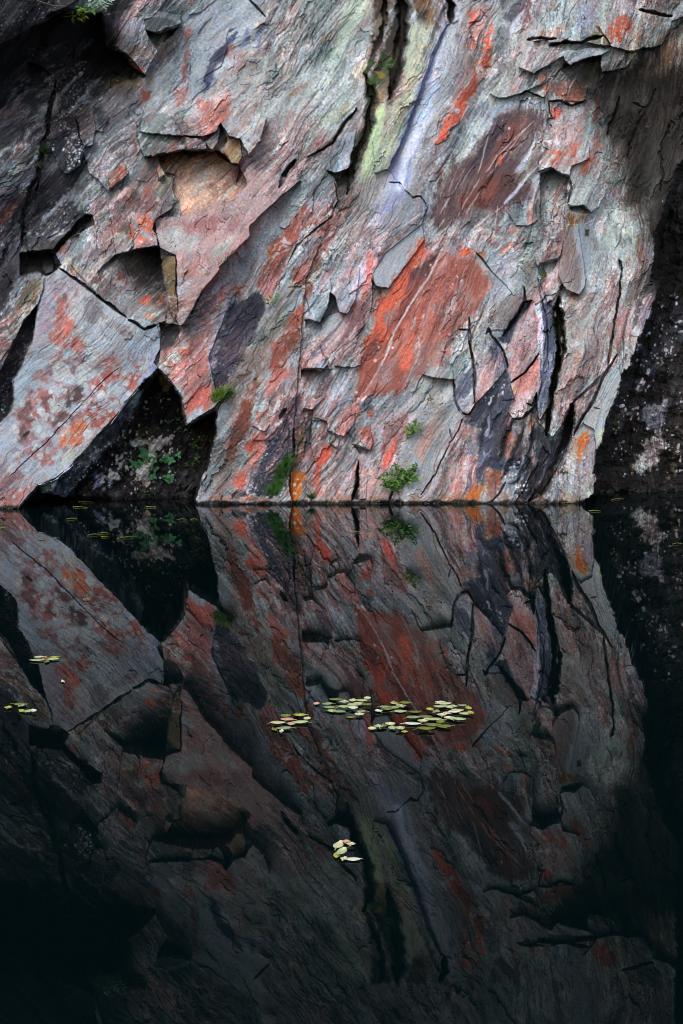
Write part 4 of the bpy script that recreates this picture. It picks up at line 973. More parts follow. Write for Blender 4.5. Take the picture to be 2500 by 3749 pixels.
P('F', "1340,360 1385,400 1370,520 1360,620 1330,580 1330,460", (120, 124, 136), .85, 6, 8, .9)
P('F', "1280,700 1330,640 1310,780 1290,760", (180, 180, 170), .6, 6, 6)
P('F', "1370,680 1400,710 1380,800 1330,930 1280,1030 1260,1000 1300,860 1340,760", (128, 134, 152), .9, 8, 6)
P('F', "1250,880 1290,760 1320,800 1260,960 1210,1060", (48, 50, 60), .8, 6, 8, .8)
P('F', "1140,900 1220,840 1240,980 1180,1140 1150,1100", (148, 108, 98), .7, 10, 12, .75)
P('F', "1140,1060 1240,1050 1200,1220 1120,1240", (120, 100, 92), .7, 12, 12, .8)
P('F', "950,950 1100,860 1110,1000 1040,1180 960,1220", (158, 140, 138), .6, 12, 12, .8)
S('F', "1090,1090 1105,1130 1090,1190", 12, (120, 54, 42), .8, 3, 4)
S('F', "1180,560 1160,750 1130,950 1105,1100", 8, (50, 42, 42), .8, 3, 4)
P('F', "460,1080 660,1090 660,1220 470,1220", (160, 136, 136), .7, 10, 10)
P('F', "950,330 970,330 970,375 950,370", (44, 52, 26), .9, 4, 4)
LICH('F', "130,635,7 155,655,5 100,680,5 120,560,6 70,470,8", (220, 190, 180))

# -- tile H : foot of the buttress
P('H', "160,60 330,0 300,200 260,320 200,460 160,620 100,760 60,960 -60,1020 0,860 60,560 60,300", (132, 112, 104), .75, 16, 10)
P('H', "60,620 130,450 230,200 270,220 220,400 180,560 110,700 60,800", (126, 68, 54), .85, 10, 14, .7)
P('H', "-60,900 -20,760 20,640 60,640 30,860 20,980", (142, 134, 124), .6, 10, 12, .7)
P('H', "210,180 240,180 220,290 200,300", (156, 160, 156), .8, 6, 8)
P('H', "60,560 80,560 70,640 50,650", (150, 156, 148), .7, 6, 8)
P('H', "330,0 520,0 440,180 400,240 340,220", (146, 80, 66), .8, 10, 10, .85)
P('H', "430,60 530,0 520,120 440,180", (164, 154, 162), .75, 10, 10, .85)
P('H', "320,240 400,200 470,180 420,280 350,370 300,420 280,340", (182, 104, 94), .85, 8, 14, .75)
P('H', "340,440 230,520 210,540 260,440 320,420", (186, 90, 72), .7, 6, 10, .8)
P('H', "180,640 250,570 310,600 290,700 220,760 170,700", (186, 86, 68), .9, 10, 10)
P('H', "250,620 320,600 300,720 240,760 190,760", (196, 128, 120), .75, 10, 10)
P('H', "60,920 120,780 200,720 280,700 250,820 200,900 160,960", (180, 120, 112), .8, 12, 12, .8)
P('H', "110,860 160,820 160,920 120,950", (190, 88, 62), .7, 6, 10, .8)
P('H', "120,760 190,740 160,820 100,860", (150, 158, 156), .75, 10, 10)
P('H', "430,370 530,330 540,430 530,560 480,600 460,720 400,800 340,1000 190,960 240,820 300,700 330,560 380,450", (58, 60, 74), .93, 8, 10)
P('H', "330,560 390,430 420,420 380,560 340,650", (142, 148, 178), .8, 8, 6)
S('H', "430,560 400,680 420,700", 20, (150, 140, 150), .5, 8, 14, .6)
P('H', "470,520 530,540 500,640 470,660", (190, 140, 140), .5, 8, 12, .7)
P('H', "250,400 480,200 540,260 520,340 440,350", (120, 116, 122), .7, 10, 12, .8)
P('H', "400,470 420,430 430,460 405,490", (14, 15, 18), .95, 3, 3)
P('H', "80,970 160,940 180,990 90,1010", (34, 34, 42), .9, 5, 10, .7)
SPECK('H', "200,960 330,560 460,400 530,400 520,560 460,720 340,980", 260, r1=4.5, th=.3)
P('H', "540,220 660,200 700,140 900,160 870,350 700,480 590,380 560,330", (152, 160, 166), .8, 12, 10)
P('H', "690,310 830,230 820,420 740,500 700,440", (170, 172, 184), .7, 12, 12, .8)
P('H', "590,0 650,0 665,90 705,140 655,195 600,170", (136, 148, 158), .92, 5, 5)
P('H', "530,110 590,120 600,180 535,175", (128, 66, 46), .9, 5, 5)
P('H', "545,340 600,360 560,440 530,430", (130, 96, 92), .7, 8, 8)
P('H', "500,540 560,500 590,620 540,760 520,860 470,880 475,680", (96, 74, 60), .9, 8, 8)
S('H', "560,440 585,560 560,720", 22, (64, 62, 64), .8, 8, 8)
P('H', "465,860 520,840 540,860 510,940 510,1010 465,1010", (194, 108, 34), .95, 6, 8)
P('H', "520,540 550,560 530,760 500,760", (134, 88, 44), .6, 8, 8)
LICH('H', "485,915,10 490,970,9", (206, 196, 186))
P('H', "600,500 690,520 690,640 620,720 600,720 590,600", (136, 144, 146), .9, 8, 8)
P('H', "570,650 595,650 600,740 540,755 550,720", (204, 120, 112), .9, 5, 6)
P('H', "610,750 690,640 710,700 700,740 650,820 630,960 610,900", (206, 92, 72), .92, 8, 8, .92)
P('H', "520,880 610,870 600,930 540,960", (138, 98, 82), .6, 10, 12, .7)
P('H', "540,930 620,930 620,1010 530,1010", (150, 160, 156), .8, 8, 10)
P('H', "730,490 880,370 900,460 840,560 790,610 750,560", (160, 96, 88), .75, 10, 14, .7)
P('H', "755,570 810,550 820,580 780,615", (150, 62, 46), .9, 5, 6)
P('H', "700,600 775,620 755,680 710,650", (130, 144, 140), .9, 5, 6)
P('H', "900,390 980,350 980,440 900,460", (72, 72, 82), .75, 8, 12, .8)
P('H', "930,450 1000,430 980,490 940,490", (152, 74, 52), .8, 6, 10, .8)
P('H', "900,540 970,530 990,640 965,695 900,620", (180, 96, 84), .85, 8, 10, .85)
P('H', "870,650 900,600 965,695 900,670", (142, 134, 128), .8, 5, 6)
P('H', "830,560 880,560 890,640 840,660", (60, 60, 66), .7, 8, 10, .7)
P('H', "1000,480 1100,380 1180,340 1120,460 1000,540", (172, 108, 96), .65, 10, 14, .6)
P('H', "1060,540 1230,420 1220,560 1120,760 1060,820 1000,820 1040,680", (158, 108, 102), .75, 14, 14, .7)
S('H', "1130,620 1080,760 1050,820", 22, (196, 84, 62), .75, 8, 10, .75)
S('H', "1060,660 1050,700", 14, (140, 64, 54), .8, 5, 6)
P('H', "890,820 1080,800 1080,960 980,1020 900,1010", (192, 158, 148), .7, 14, 12, .85)
P('H', "640,880 860,780 840,960 700,1010 620,1010", (168, 160, 160), .7, 12, 12)
P('H', "600,900 700,880 690,1000 600,1010", (200, 132, 118), .65, 12, 12, .7)
P('H', "720,760 790,740 760,860 700,860", (150, 158, 152), .6, 8, 10)
S('H', "900,700 800,820 700,980", 26, (110, 112, 120), .45, 10, 12, .6)
P('H', "875,790 895,780 895,1010 850,1010", (24, 24, 26), .95, 4, 5)
P('H', "1300,230 1490,230 1500,350 1400,400 1310,400 1250,360", (178, 172, 166), .75, 12, 12, .85)
P('H', "1230,420 1300,300 1320,420 1240,500", (160, 156, 160), .6, 12, 12)
P('H', "1200,620 1300,440 1500,380 1540,480 1480,620 1400,800 1300,980 1150,1020 1160,760", (148, 154, 156), .85, 16, 10)
P('H', "1250,700 1400,400 1430,400 1380,600 1300,780", (186, 140, 122), .75, 18, 10)
P('H', "1400,420 1480,460 1440,600 1360,700 1350,600", (142, 136, 130), .7, 18, 12)
P('H', "1420,760 1470,720 1460,900 1440,1020 1420,960", (108, 108, 98), .7, 6, 6)
P('H', "1500,260 1568,200 1568,420 1510,370", (90, 90, 116), .8, 10, 12, .8)
S('H', "1560,500 1490,630 1440,720 1380,850 1290,980", 5, (70, 76, 90), .8, 2, 4)
LICH('H', "1225,705,7 880,325,9 1210,975,9 1110,40,8 1190,880,6", (206, 206, 206))
P('H', "1480,240 1510,250 1510,310 1495,300", (120, 62, 44), .8, 4, 5)

# -- tile I
P('I', "0,0 100,0 100,240 110,380 60,420 0,440 -200,440", (158, 156, 150), .5, 14, 12)
P('I', "0,-20 110,0 90,100 40,160 0,160", (150, 120, 112), .6, 10, 14, .7)
LICH('I', "65,70,14 30,80,8 10,130,12", (208, 96, 70))
P('I', "240,390 250,190 330,20 400,40 440,180 370,260 280,370", (156, 138, 140), .92, 8, 6)
P('I', "260,360 250,240 320,200 340,280", (196, 158, 154), .75, 12, 10)
P('I', "320,20 420,40 440,180 380,240 360,120", (76, 80, 98), .9, 12, 8)
P('I', "110,380 120,260 200,150 225,180 240,390 205,460 165,455", (150, 150, 158), .92, 8, 6)
P('I', "120,330 190,180 220,200 200,330 150,380", (88, 90, 108), .85, 12, 12, .75)
P('I', "250,400 440,190 480,200 470,300 500,380 450,450 470,480 600,520 640,620 600,800 520,820 400,820 280,820 255,700 245,560 160,520 200,470", (62, 66, 82), .93, 10, 10, .86, wet=.4)
P('I', "370,700 400,560 470,500 600,500 640,640 600,780 480,760", (98, 80, 76), .75, 18, 14, .75)
P('I', "430,640 470,560 490,600 470,720 440,740", (186, 98, 60), .75, 8, 12, .75)
P('I', "560,500 630,450 630,540 580,580", (150, 84, 44), .85, 8, 10, .8)
P('I', "470,170 660,60 665,260 635,400 600,440 540,490 480,490 450,450 500,380 465,280", (186, 150, 148), .95, 6, 6)
P('I', "490,260 640,120 650,220 560,330 510,340", (190, 120, 108), .75, 12, 10)
P('I', "480,0 640,0 650,80 500,230 450,200", (156, 132, 132), .9, 10, 8)
P('I', "560,10 640,0 600,60 570,60", (168, 96, 92), .6, 8, 8, .8)
S('I', "470,265 560,200 650,80", 7, (44, 34, 36), .9, 2, 4)
S('I', "490,480 460,460 520,490 555,490", 8, (210, 196, 196), .8, 3, 5)
P('I', "475,290 495,290 495,320 480,315", (190, 130, 60), .9, 3, 4)
P('I', "665,0 760,0 750,190 690,300 640,380 660,260", (82, 90, 114), .9, 10, 8)
P('I', "640,390 700,200 760,150 735,300 715,420 655,500 640,470", (138, 140, 164), .92, 6, 5)
P('I', "690,300 740,250 720,400 670,460", (92, 96, 120), .8, 8, 8, .8)
S('I', "775,-10 770,150 745,260 725,400 705,500 700,600", 26, (20, 24, 12), .95, 4, 5)
P('I', "715,590 720,430 760,300 830,40 950,0 1080,180 1000,260 880,370 830,470 770,580 735,610", (150, 144, 140), .92, 6, 6)
P('I', "880,60 930,40 890,300 840,360 860,200", (190, 138, 116), .7, 12, 12, .7)
P('I', "960,60 1080,20 1060,160 960,260 880,320", (134, 108, 104), .7, 12, 12, .75)
P('I', "810,360 860,340 840,410 810,400", (196, 128, 90), .6, 8, 8)
S('I', "715,580 740,605 790,560 850,450", 10, (190, 190, 200), .8, 3, 4)
P('I', "865,400 900,360 1040,250 980,400 880,560 865,500", (130, 112, 108), .92, 6, 6)
P('I', "640,520 740,620 860,420 870,560 820,720 740,800 660,900 580,1030 480,1030 560,860 640,760 600,620", (44, 46, 58), .96, 8, 8)
P('I', "840,440 860,410 855,560 820,680 790,660 820,560", (14, 14, 18), .95, 6, 5)
P('I', "500,740 600,740 620,800 560,850 500,800", (22, 24, 30), .9, 8, 10)
P('I', "660,1010 620,950 740,800 800,690 740,860 700,960", (54, 48, 44), .9, 8, 8)
P('I', "640,480 690,500 700,560 640,540", (170, 150, 146), .8, 8, 10, .7)
P('I', "1160,130 1172,220 1168,290 1130,380 1080,490 1050,640 1015,700 1000,600 930,600 880,640 860,640 990,400 1060,240", (150, 160, 160), .97, 4, 5)
P('I', "1040,560 1060,560 1050,640 1030,660", (186, 194, 146), .8, 5, 6)
P('I', "880,620 1000,590 1020,700 1005,780 985,840 1005,890 990,970 935,1010 660,1000 740,880 810,740", (146, 138, 142), .9, 8, 8)
P('I', "880,640 960,560 970,620 920,760 870,740 860,700", (194, 102, 36), .95, 8, 10, .85)
P('I', "830,700 890,660 900,760 850,860 800,820", (138, 108, 96), .8, 10, 12, .8)
P('I', "940,880 1005,850 1005,890 990,970 940,1000", (156, 168, 160), .9, 8, 8)
P('I', "700,900 800,830 840,900 800,1010 680,1000", (120, 116, 116), .7, 10, 14, .7, 'b')
P('I', "780,840 830,760 830,900 800,930", (28, 24, 24), .8, 6, 12, .55, 'b')
P('I', "150,540 245,540 250,640 150,660 140,600", (190, 146, 140), .85, 8, 10, .9)
P('I', "130,660 260,740 250,900 270,1000 200,1030 60,1030 90,900 140,780", (190, 124, 114), .92, 14, 10)
P('I', "160,680 240,690 230,730 160,740", (112, 108, 132), .8, 8, 10)
S('I', "200,740 190,860 180,980", 30, (196, 176, 178), .75, 12, 8)
P('I', "210,960 260,920 275,1000 230,1020 180,1020", (214, 112, 40), .9, 6, 10, .85)
P('I', "260,720 310,760 300,860 280,920 255,860", (70, 74, 92), .8, 8, 8)
P('I', "310,830 400,820 440,860 400,960 350,1020 300,960", (150, 84, 60), .85, 10, 12, .8)
P('I', "300,810 340,810 330,880 305,880", (206, 150, 130), .8, 6, 8)
P('I', "240,920 280,930 280,1000 250,1000", (200, 178, 166), .6, 6, 10, .7)
P('I', "360,1020 440,880 560,820 620,860 580,1030", (132, 130, 136), .8, 12, 14, .75)
P('I', "560,840 640,780 640,860 590,960 560,1020 500,960", (34, 38, 46), .8, 8, 14, .7)
SPECK('I', "360,1020 440,760 560,760 600,1000", 120, r1=5, th=.2)
SPECK('I', "260,300 420,200 450,320 300,420", 40, r1=6, th=.2)
SPECK('I', "680,980 800,700 960,720 980,990", 160, r1=5, th=.2)
for q_ in ("620,520 600,640 540,800 500,900", "560,520 520,620 470,760 420,880", "690,560 680,700 600,900 560,1020", "480,500 440,600 400,760", "660,420 700,560 650,760", "400,300 340,420 290,540 280,700"):
    S('I', q_, 16, (22, 25, 36), .85, 5, 12, .75, wet=.7)
for q_ in ("500,520 470,640 430,800", "590,560 570,700 520,820", "330,440 310,600 300,740", "640,620 600,760"):
    S('I', q_, 9, (140, 146, 162), .7, 3, 10, .6)
P('I', "300,560 330,550 330,610 300,600", (160, 160, 170), .8, 5, 8)
# right wall, its shadow painted in with the dark stone
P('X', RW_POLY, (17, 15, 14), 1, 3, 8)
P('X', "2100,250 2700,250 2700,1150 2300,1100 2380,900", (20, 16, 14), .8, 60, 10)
P('I', "1300,0 1420,0 1430,180 1350,220 1320,120", (54, 58, 70), .9, 16, 16, .6, 'b')
P('I', "1330,410 1420,360 1470,330 1470,440 1400,600 1320,560 1300,500", (92, 88, 98), .9, 10, 14, .8, 'b')
P('I', "1330,620 1460,560 1470,660 1420,760 1340,830 1280,840 1240,800 1300,700", (118, 102, 98), .92, 8, 16, .75, 'b')
P('I', "1200,430 1300,380 1290,520 1180,700 1160,600", (40, 42, 46), .7, 12, 16, .5, 'b')
P('I', "1250,250 1310,250 1300,320 1260,340", (60, 68, 84), .7, 8, 12, .7)
P('I', "1440,900 1480,870 1490,920 1450,930", (150, 140, 132), .8, 5, 12, .8, 'b')
P('I', "1490,720 1530,700 1520,860 1490,880", (96, 84, 62), .6, 8, 12, .6, 'b')
P('F', "1400,880 1568,780 1640,900 1560,1220 1380,1220 1300,1100", (40, 42, 50), .7, 18, 16, .55, 'b')
for q in ("1090,480 1150,460 1160,560 1100,580", "1170,780 1240,760 1240,820 1170,820", "1290,600 1340,620 1320,660 1290,650", "1430,700 1490,690 1480,780 1440,760"):
    P('I', q, (34, 42, 14), .85, 10, 16, .6, 'b')
SPECK('X', "2330,1080 2700,1020 2700,1760 2190,1740 2250,1500", 420, (176, 182, 190), 1.4, 5.5, .95, 'b', .38)
SPECK('X', "2330,1150 2500,1100 2500,1750 2230,1720", 60, (190, 188, 186), 3, 9, .9, 'b', .62)
SPECK('I', "1340,620 1470,560 1480,680 1330,850 1240,830", 16, (160, 150, 146), 3, 9, .9, 'b', .3)
SPECK('X', "2420,620 2700,560 2700,1150 2350,1100", 30, (150, 150, 150), 1.4, 3.5, .8, 'b', .2)
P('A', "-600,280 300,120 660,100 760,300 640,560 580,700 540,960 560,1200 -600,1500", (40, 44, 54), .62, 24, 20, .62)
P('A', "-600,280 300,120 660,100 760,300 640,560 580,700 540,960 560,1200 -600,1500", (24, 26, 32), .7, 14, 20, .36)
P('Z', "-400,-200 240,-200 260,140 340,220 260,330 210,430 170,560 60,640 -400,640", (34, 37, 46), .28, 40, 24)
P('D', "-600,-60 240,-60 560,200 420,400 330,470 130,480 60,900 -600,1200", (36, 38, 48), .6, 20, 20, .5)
for q_ in ("60,640 150,520 210,420", "20,760 110,640 180,560", "420,420 520,330 600,240", "400,600 470,520 560,460", "300,330 330,440 330,520", "500,640 560,560 640,500", "90,980 170,860 220,720", "540,280 600,200 640,140", "450,720 520,640 600,600"):
    S('A', q_, 22, (126, 134, 148), .7, 6, 16, .6, wet=.5)
for q_ in ("40,700 130,600 190,500", "430,470 500,380 560,330", "440,660 520,560 590,500", "130,900 190,780 230,640"):
    S('A', q_, 26, (22, 24, 32), .8, 8, 16, .7, wet=.6)
for q_ in ("60,200 130,100 200,0", "20,420 90,330 140,240", "260,300 350,200 420,120", "300,420 400,330 470,270", "60,760 140,660 200,560"):
    S('D', q_, 22, (118, 126, 140), .65, 6, 16, .6, wet=.5)
# specks over the dark parts, left
SPECK('A', "0,0 420,0 430,100 0,300", 60, (150, 152, 160), 1.4, 3.4, .8, 'b', .3)
SPECK('A', "160,300 520,300 620,640 500,740 360,760 280,500", 260, (168, 168, 170), 1.6, 5, .7, 'a', .45)
SPECK('A', "370,790 470,760 500,870 530,950 500,1050 420,1090 330,950", 150, (206, 208, 214), 1.6, 5, .9, 'b', .5)
SPECK('D', "180,60 420,160 520,240 300,440 170,440", 160, (150, 150, 150), 1.4, 4.5, .7, 'a', .4)
SPECK('D', "0,1230 220,900 180,1200", 40, (150, 154, 166), 1.4, 3.4, .8, 'b', .2)
SPECK('G', "0,20 180,20 90,300 60,480 0,500", 60, (150, 154, 166), 1.4, 3.4, .8, 'b', .2)
SPECK('X', "200,300 2250,0 2250,1750 700,1780", 700, (196, 194, 190), 1.4, 3.8, .5, 'b', .5)
SPECK('X', "1150,1000 2250,100 2000,1750 1000,1780", 160, (96, 48, 42), 1.4, 4.5, .6, 'a', .55)

for q_ in (path("D 1465,810 D 1568,770 E 110,800 E 260,720 E 300,800 E 260,920 E 180,1080 E 120,1230 H 40,260 G 1420,300 G 1370,300 G 1370,160 G 1400,0 D 1400,1050"), path("H 430,370 H 530,330 H 540,430 H 530,560 H 480,600 H 460,720 H 400,800 H 340,1000 H 220,960 H 260,820 H 320,700 H 380,450")):
    P('X', q_, (40, 42, 55), .55, 12, 16, .8, wet=.4)
# bedding streaks and ragged mottling of the stone with crisp broken edges; polished sheets carry less
SM = np.zeros_like(PX)
for t_, q_, v_ in (('B', LAV, .5), ('E', "1300,290 1312,400 1210,540 1085,705 1040,700 1000,690 975,610 1060,470", .85), ('X', RUST, .55), ('C', MAROON, .35), ('B', "1010,690 1070,650 1060,760 1010,1000 970,1120 890,1190 910,1050 950,880", .7), ('B', "1235,180 1260,200 1240,480 1200,520 1180,470 1210,300", .7), ('B', "780,60 900,-40 980,-40 960,80 860,180 800,300 730,430 690,430 740,280", .4), ('X', SLAB, .62), ('X', SPIKE, .35), ('I', "1160,130 1172,220 1168,290 1130,380 1080,490 1050,640 1015,700 1000,600 930,600 880,640 990,400 1060,240", .75), ('F', "860,330 940,280 990,360 980,560 960,680 920,720 940,560 900,440", .6), ('F', "800,320 880,330 900,480 930,640 900,740 820,710 780,600 790,460", .6), ('H', "1200,620 1300,440 1500,380 1540,480 1480,620 1400,800 1300,980 1150,1020 1160,760", .5), ('C', "110,-40 220,-40 200,180 140,420 60,640 0,760 -100,900 -200,1100 0,420 60,240", .4), ('A', "1100,-60 1700,-60 1500,800 1200,860", .35)):
    SM[MASK(t_, q_, 6)] = v_
ROUGHZ = .55 + .75 * unif(fbm(PX / 210, PY / 210, 3, 191))
AMT = (1 - SM) * np.clip(ROUGHZ, .35, 1.15) * np.clip((COL.mean(-1) - 30) / 70, .17, 1)
REDZ = sstep(0, 1, unif(N_SOFT + .8 * N_BIG - .12) * 1.6 - .3) * (.35 + .45 * sstep(250, 800, PY) * (1 - sstep(1850, 2150, PX)))
for (la, lb, sd_, th, c_, a_, z_) in ((520, 60, 301, .74, (152, 84, 70), .62, REDZ), (380, 34, 302, .80, (176, 98, 82), .6, REDZ), (620, 40, 303, .80, (176, 184, 168), .6, 1 - REDZ), (700, 26, 304, .82, (190, 192, 194), .5, 1), (460, 90, 307, .66, (178, 128, 122), .5, sstep(600, 1000, PX) * sstep(500, 1100, PY)), (260, 90, 308, .72, (112, 84, 82), .5, 1 - sstep(500, 1200, PX) * .7), (300, 120, 309, .7, (176, 184, 176), .5, sstep(1500, 2000, PX)),
                                      (560, 22, 305, .82, (70, 66, 74), .6, 1), (300, 60, 306, .86, (104, 76, 80), .55, REDZ),
                                      (150, 52, 201, .82, (188, 192, 190), .5, 1), (130, 40, 211, .84, (84, 80, 84), .5, 1), (90, 34, 221, .86, (150, 86, 76), .6, REDZ), (70, 22, 231, .84, (200, 200, 200), .5, 1),
                                      (60, 20, 241, .86, (66, 60, 66), .55, 1), (34, 14, 251, .90, (180, 92, 68), .55, REDZ), (38, 17, 261, .88, (166, 170, 166), .5, 1), (26, 9, 281, .9, (52, 46, 50), .55, 1), (22, 8, 291, .9, (214, 214, 212), .5, 1)):
    n_ = unif(aniso(la, lb, 5, sd_, .72, (sd_ % 7) - 3) + .3 * N_SOFT)
    blend(full, a_ * sstep(th - .02, th + .05, n_) * AMT * z_, c_)
lum = 1 + (.08 * N_FINE + .16 * N_GRIT + .10 * N_MID) * np.clip(1.1 - SM, .3, 1) * np.clip(ROUGHZ, .4, 1.2)
COL *= lum[..., None]
blend(full, .6 * sstep(.88, .95, unif(aniso(200, 8, 4, 141, .65))) * AMT, (58, 52, 56))
blend(full, .5 * sstep(.88, .95, unif(aniso(200, 8, 4, 151, .65, 4))) * AMT, (206, 206, 206))
P('H', "462,850 530,825 548,870 522,940 518,1030 460,1030", (190, 106, 38), .85, 8, 12, .88)
LICH('H', "485,915,11 490,970,9 505,880,6", (206, 196, 186))
P('I', "190,960 250,900 285,930 275,1020 160,1030", (204, 108, 48), .7, 8, 14, .7)
P('H', "-20,1000 260,990 330,1010 300,1030 -20,1030", (172, 84, 50), .6, 8, 12, .6)
P('H', "615,750 690,640 712,700 700,740 650,830 630,980 606,900", (202, 92, 72), .75, 10, 12, .85)
hue = .05 * fbm(PX / 26, PY / 26, 3, 161)
COL[..., 0] *= 1 + hue; COL[..., 2] *= 1 - hue
# joint-bounded facets: every block of slate has broken to its own tilt, and weathers a little differently
def facets(la, lb, ang, seed, warp):
    t = R(ang); x = PX + warp * WX + BENDX * .8; y = PY + warp * WY + BENDY * .8
    a = (x * math.cos(t) - y * math.sin(t)) / la; b = (x * math.sin(t) + y * math.cos(t)) / lb
    ia, ib = np.floor(a).astype(np.int64), np.floor(b).astype(np.int64)
    best = np.full(PX.shape, 1e9, np.float32); sec = best.copy(); ga = np.zeros_like(PX); gb = ga.copy(); tone = ga.copy()
    for da in (-1, 0, 1):
        for db in (-1, 0, 1):
            ca, cb = ia + da, ib + db
            ja = _h(ca, cb, seed) / 255.; jb = _h(ca, cb, seed + 1) / 255.
            ea, eb = (a - ca - ja).astype(np.float32), (b - cb - jb).astype(np.float32)
            d = np.abs(ea) * .8 + np.abs(eb) + .25 * ea * eb
            n = d < best
            sec = np.where(n, best, np.minimum(sec, d))
            k1 = _h(ca, cb, seed + 2) / 127.5 - 1; k2 = _h(ca, cb, seed + 3) / 127.5 - 1
            best = np.where(n, d, best); tone = np.where(n, _h(ca, cb, seed + 4) / 127.5 - 1, tone)
            ga = np.where(n, k1 * ea, ga); gb = np.where(n, k2 * eb, gb)
    return ga, gb, tone.astype(np.float32), sec - best
ROUGHF = (1 - SM) * sstep(.25, .6, unif(fbm(PX / 260, PY / 260, 3, 411))) * (~M_RIGHT)
for (la, lb, an, sd_, wp, amp, tn) in ((210, 74, 56, 421, 16, .030, .07), (90, 34, 63, 431, 10, .012, .08), (38, 17, 50, 441, 6, .0042, .06)):
    fa, fb, tn_, ed = facets(la, lb, an, sd_, wp)
    D += amp * (fa * .8 + fb) * ROUGHF
    COL *= (1 + tn * tn_ * np.clip(ROUGHF + .3, 0, 1) * (1 - SM))[..., None]
    COL[..., 0] *= 1 + tn * .5 * np.roll(tn_, 7) * ROUGHF
    if la > 50: D -= .006 * ROUGHF * (1 - sstep(0, .035, ed)) * sstep(.5, .6, U_A)
# tide line of wet black growth where the stone meets the pool
RX = (PX - 1250.0) / FPX; BB = -(PY - 1874.5) / FPX
DYc = math.cos(PITCH) + BB * math.sin(PITCH)
YY = DIST - D
VX = RX / DYc * YY
VZ = CAM_H + (-math.sin(PITCH) + BB * math.cos(PITCH)) / DYc * YY
tide = 1 - sstep(.008, .034, VZ + .016 * WX + .012 * N_MID)
blend(full, .35 * (1 - sstep(.02, .12, VZ + .05 * WX)) * sstep(.55, .8, U_B) * (~M_RIGHT) * (~M_REC), (150, 92, 40))
blend(full, .93 * tide, (16, 15, 14))
WET = np.maximum(WET, tide * .8)
g_ = COL.mean(-1, keepdims=True); COL = g_ + (COL - g_) * .90
COL[M_REC] *= 2.3; COL[M_RIGHT] *= 1.2  # recess and right wall colour brightened to offset their deep shade
COL = 140 * (np.maximum(COL, 1) / 140) ** 1.18; COL *= np.array((.955, 1, 1.045), np.float32)
COL = np.clip(COL, 3, 235)

# ------------------------------------------------------------------ build rock objects out of the sheet
def rock_material(name, rough=.78):
    m = bpy.data.materials.new(name); m.use_nodes = True
    nt = m.node_tree; b = nt.nodes['Principled BSDF']
    at = nt.nodes.new('ShaderNodeAttribute'); at.attribute_name = 'pigment'
    tc = nt.nodes.new('ShaderNodeTexCoord')
    n1 = nt.nodes.new('ShaderNodeTexNoise'); n1.inputs['Scale'].default_value = 75; n1.inputs['Detail'].default_value = 6; n1.inputs['Roughness'].default_value = .65
    nt.links.new(tc.outputs['Object'], n1.inputs['Vector'])
    mr = nt.nodes.new('ShaderNodeMapRange'); mr.inputs[1].default_value = .3; mr.inputs[2].default_value = .7; mr.inputs[3].default_value = .8; mr.inputs[4].default_value = 1.2
    nt.links.new(n1.outputs['Fac'], mr.inputs[0])
    mx = nt.nodes.new('ShaderNodeMix'); mx.data_type = 'RGBA'; mx.blend_type = 'MULTIPLY'; mx.inputs[0].default_value = 1
    nt.links.new(at.outputs['Color'], mx.inputs[6]); nt.links.new(mr.outputs[0], mx.inputs[7])
    nt.links.new(mx.outputs[2], b.inputs['Base Color'])
    rr = nt.nodes.new('ShaderNodeMapRange'); rr.inputs[3].default_value = .30; rr.inputs[4].default_value = rough
    nt.links.new(at.outputs['Alpha'], rr.inputs[0]); nt.links.new(rr.outputs[0], b.inputs['Roughness'])
    b.inputs['Specular IOR Level'].default_value = .35
    bp = nt.nodes.new('ShaderNodeBump'); bp.inputs['Strength'].default_value = .55; bp.inputs['Distance'].default_value = .006
    nt.links.new(n1.outputs['Fac'], bp.inputs['Height']); nt.links.new(bp.outputs[0], b.inputs['Normal'])
    return m
M_ROCK = rock_material('weathered_slate')

LEFT = path("A -900,-900 A 640,-900 A 660,95 A 665,300 A 800,330 A 925,480 A 780,560 A 620,620 A 600,690 A 490,760 A 540,950 A 540,1000 A 480,1150 D 540,225 D 590,240 D 420,400 D 340,460 D 380,560 D 300,640 D 240,820 D 160,1180 G 90,250 G 80,430 G 0,520 G -900,700 G -5000,700 G -5000,-6000")
M_LEFT = MASK('X', LEFT, 8) | ((PX < -60) & ~M_SLAB)
reg = np.zeros(PX.shape, np.int8)
reg[M_LEFT] = 1; reg[M_SLAB] = 2; reg[M_REC] = 3; reg[M_RIGHT] = 4
idx = np.arange(NX * NY, dtype=np.int32).reshape(NY, NX)
quads = np.stack([idx[:-1, :-1], idx[1:, :-1], idx[1:, 1:], idx[:-1, 1:]], -1).reshape(-1, 4)
Dq = D.ravel()[quads]; near = np.argmax(Dq, 1)
fr = reg.ravel()[quads[np.arange(len(quads)), near]]
V = np.stack([VX, YY, VZ], -1).reshape(-1, 3).astype(np.float32)
LIN = np.concatenate([srgb(COL).reshape(-1, 3), (1 - np.clip(WET, 0, 1)).reshape(-1, 1)], 1).astype(np.float32)
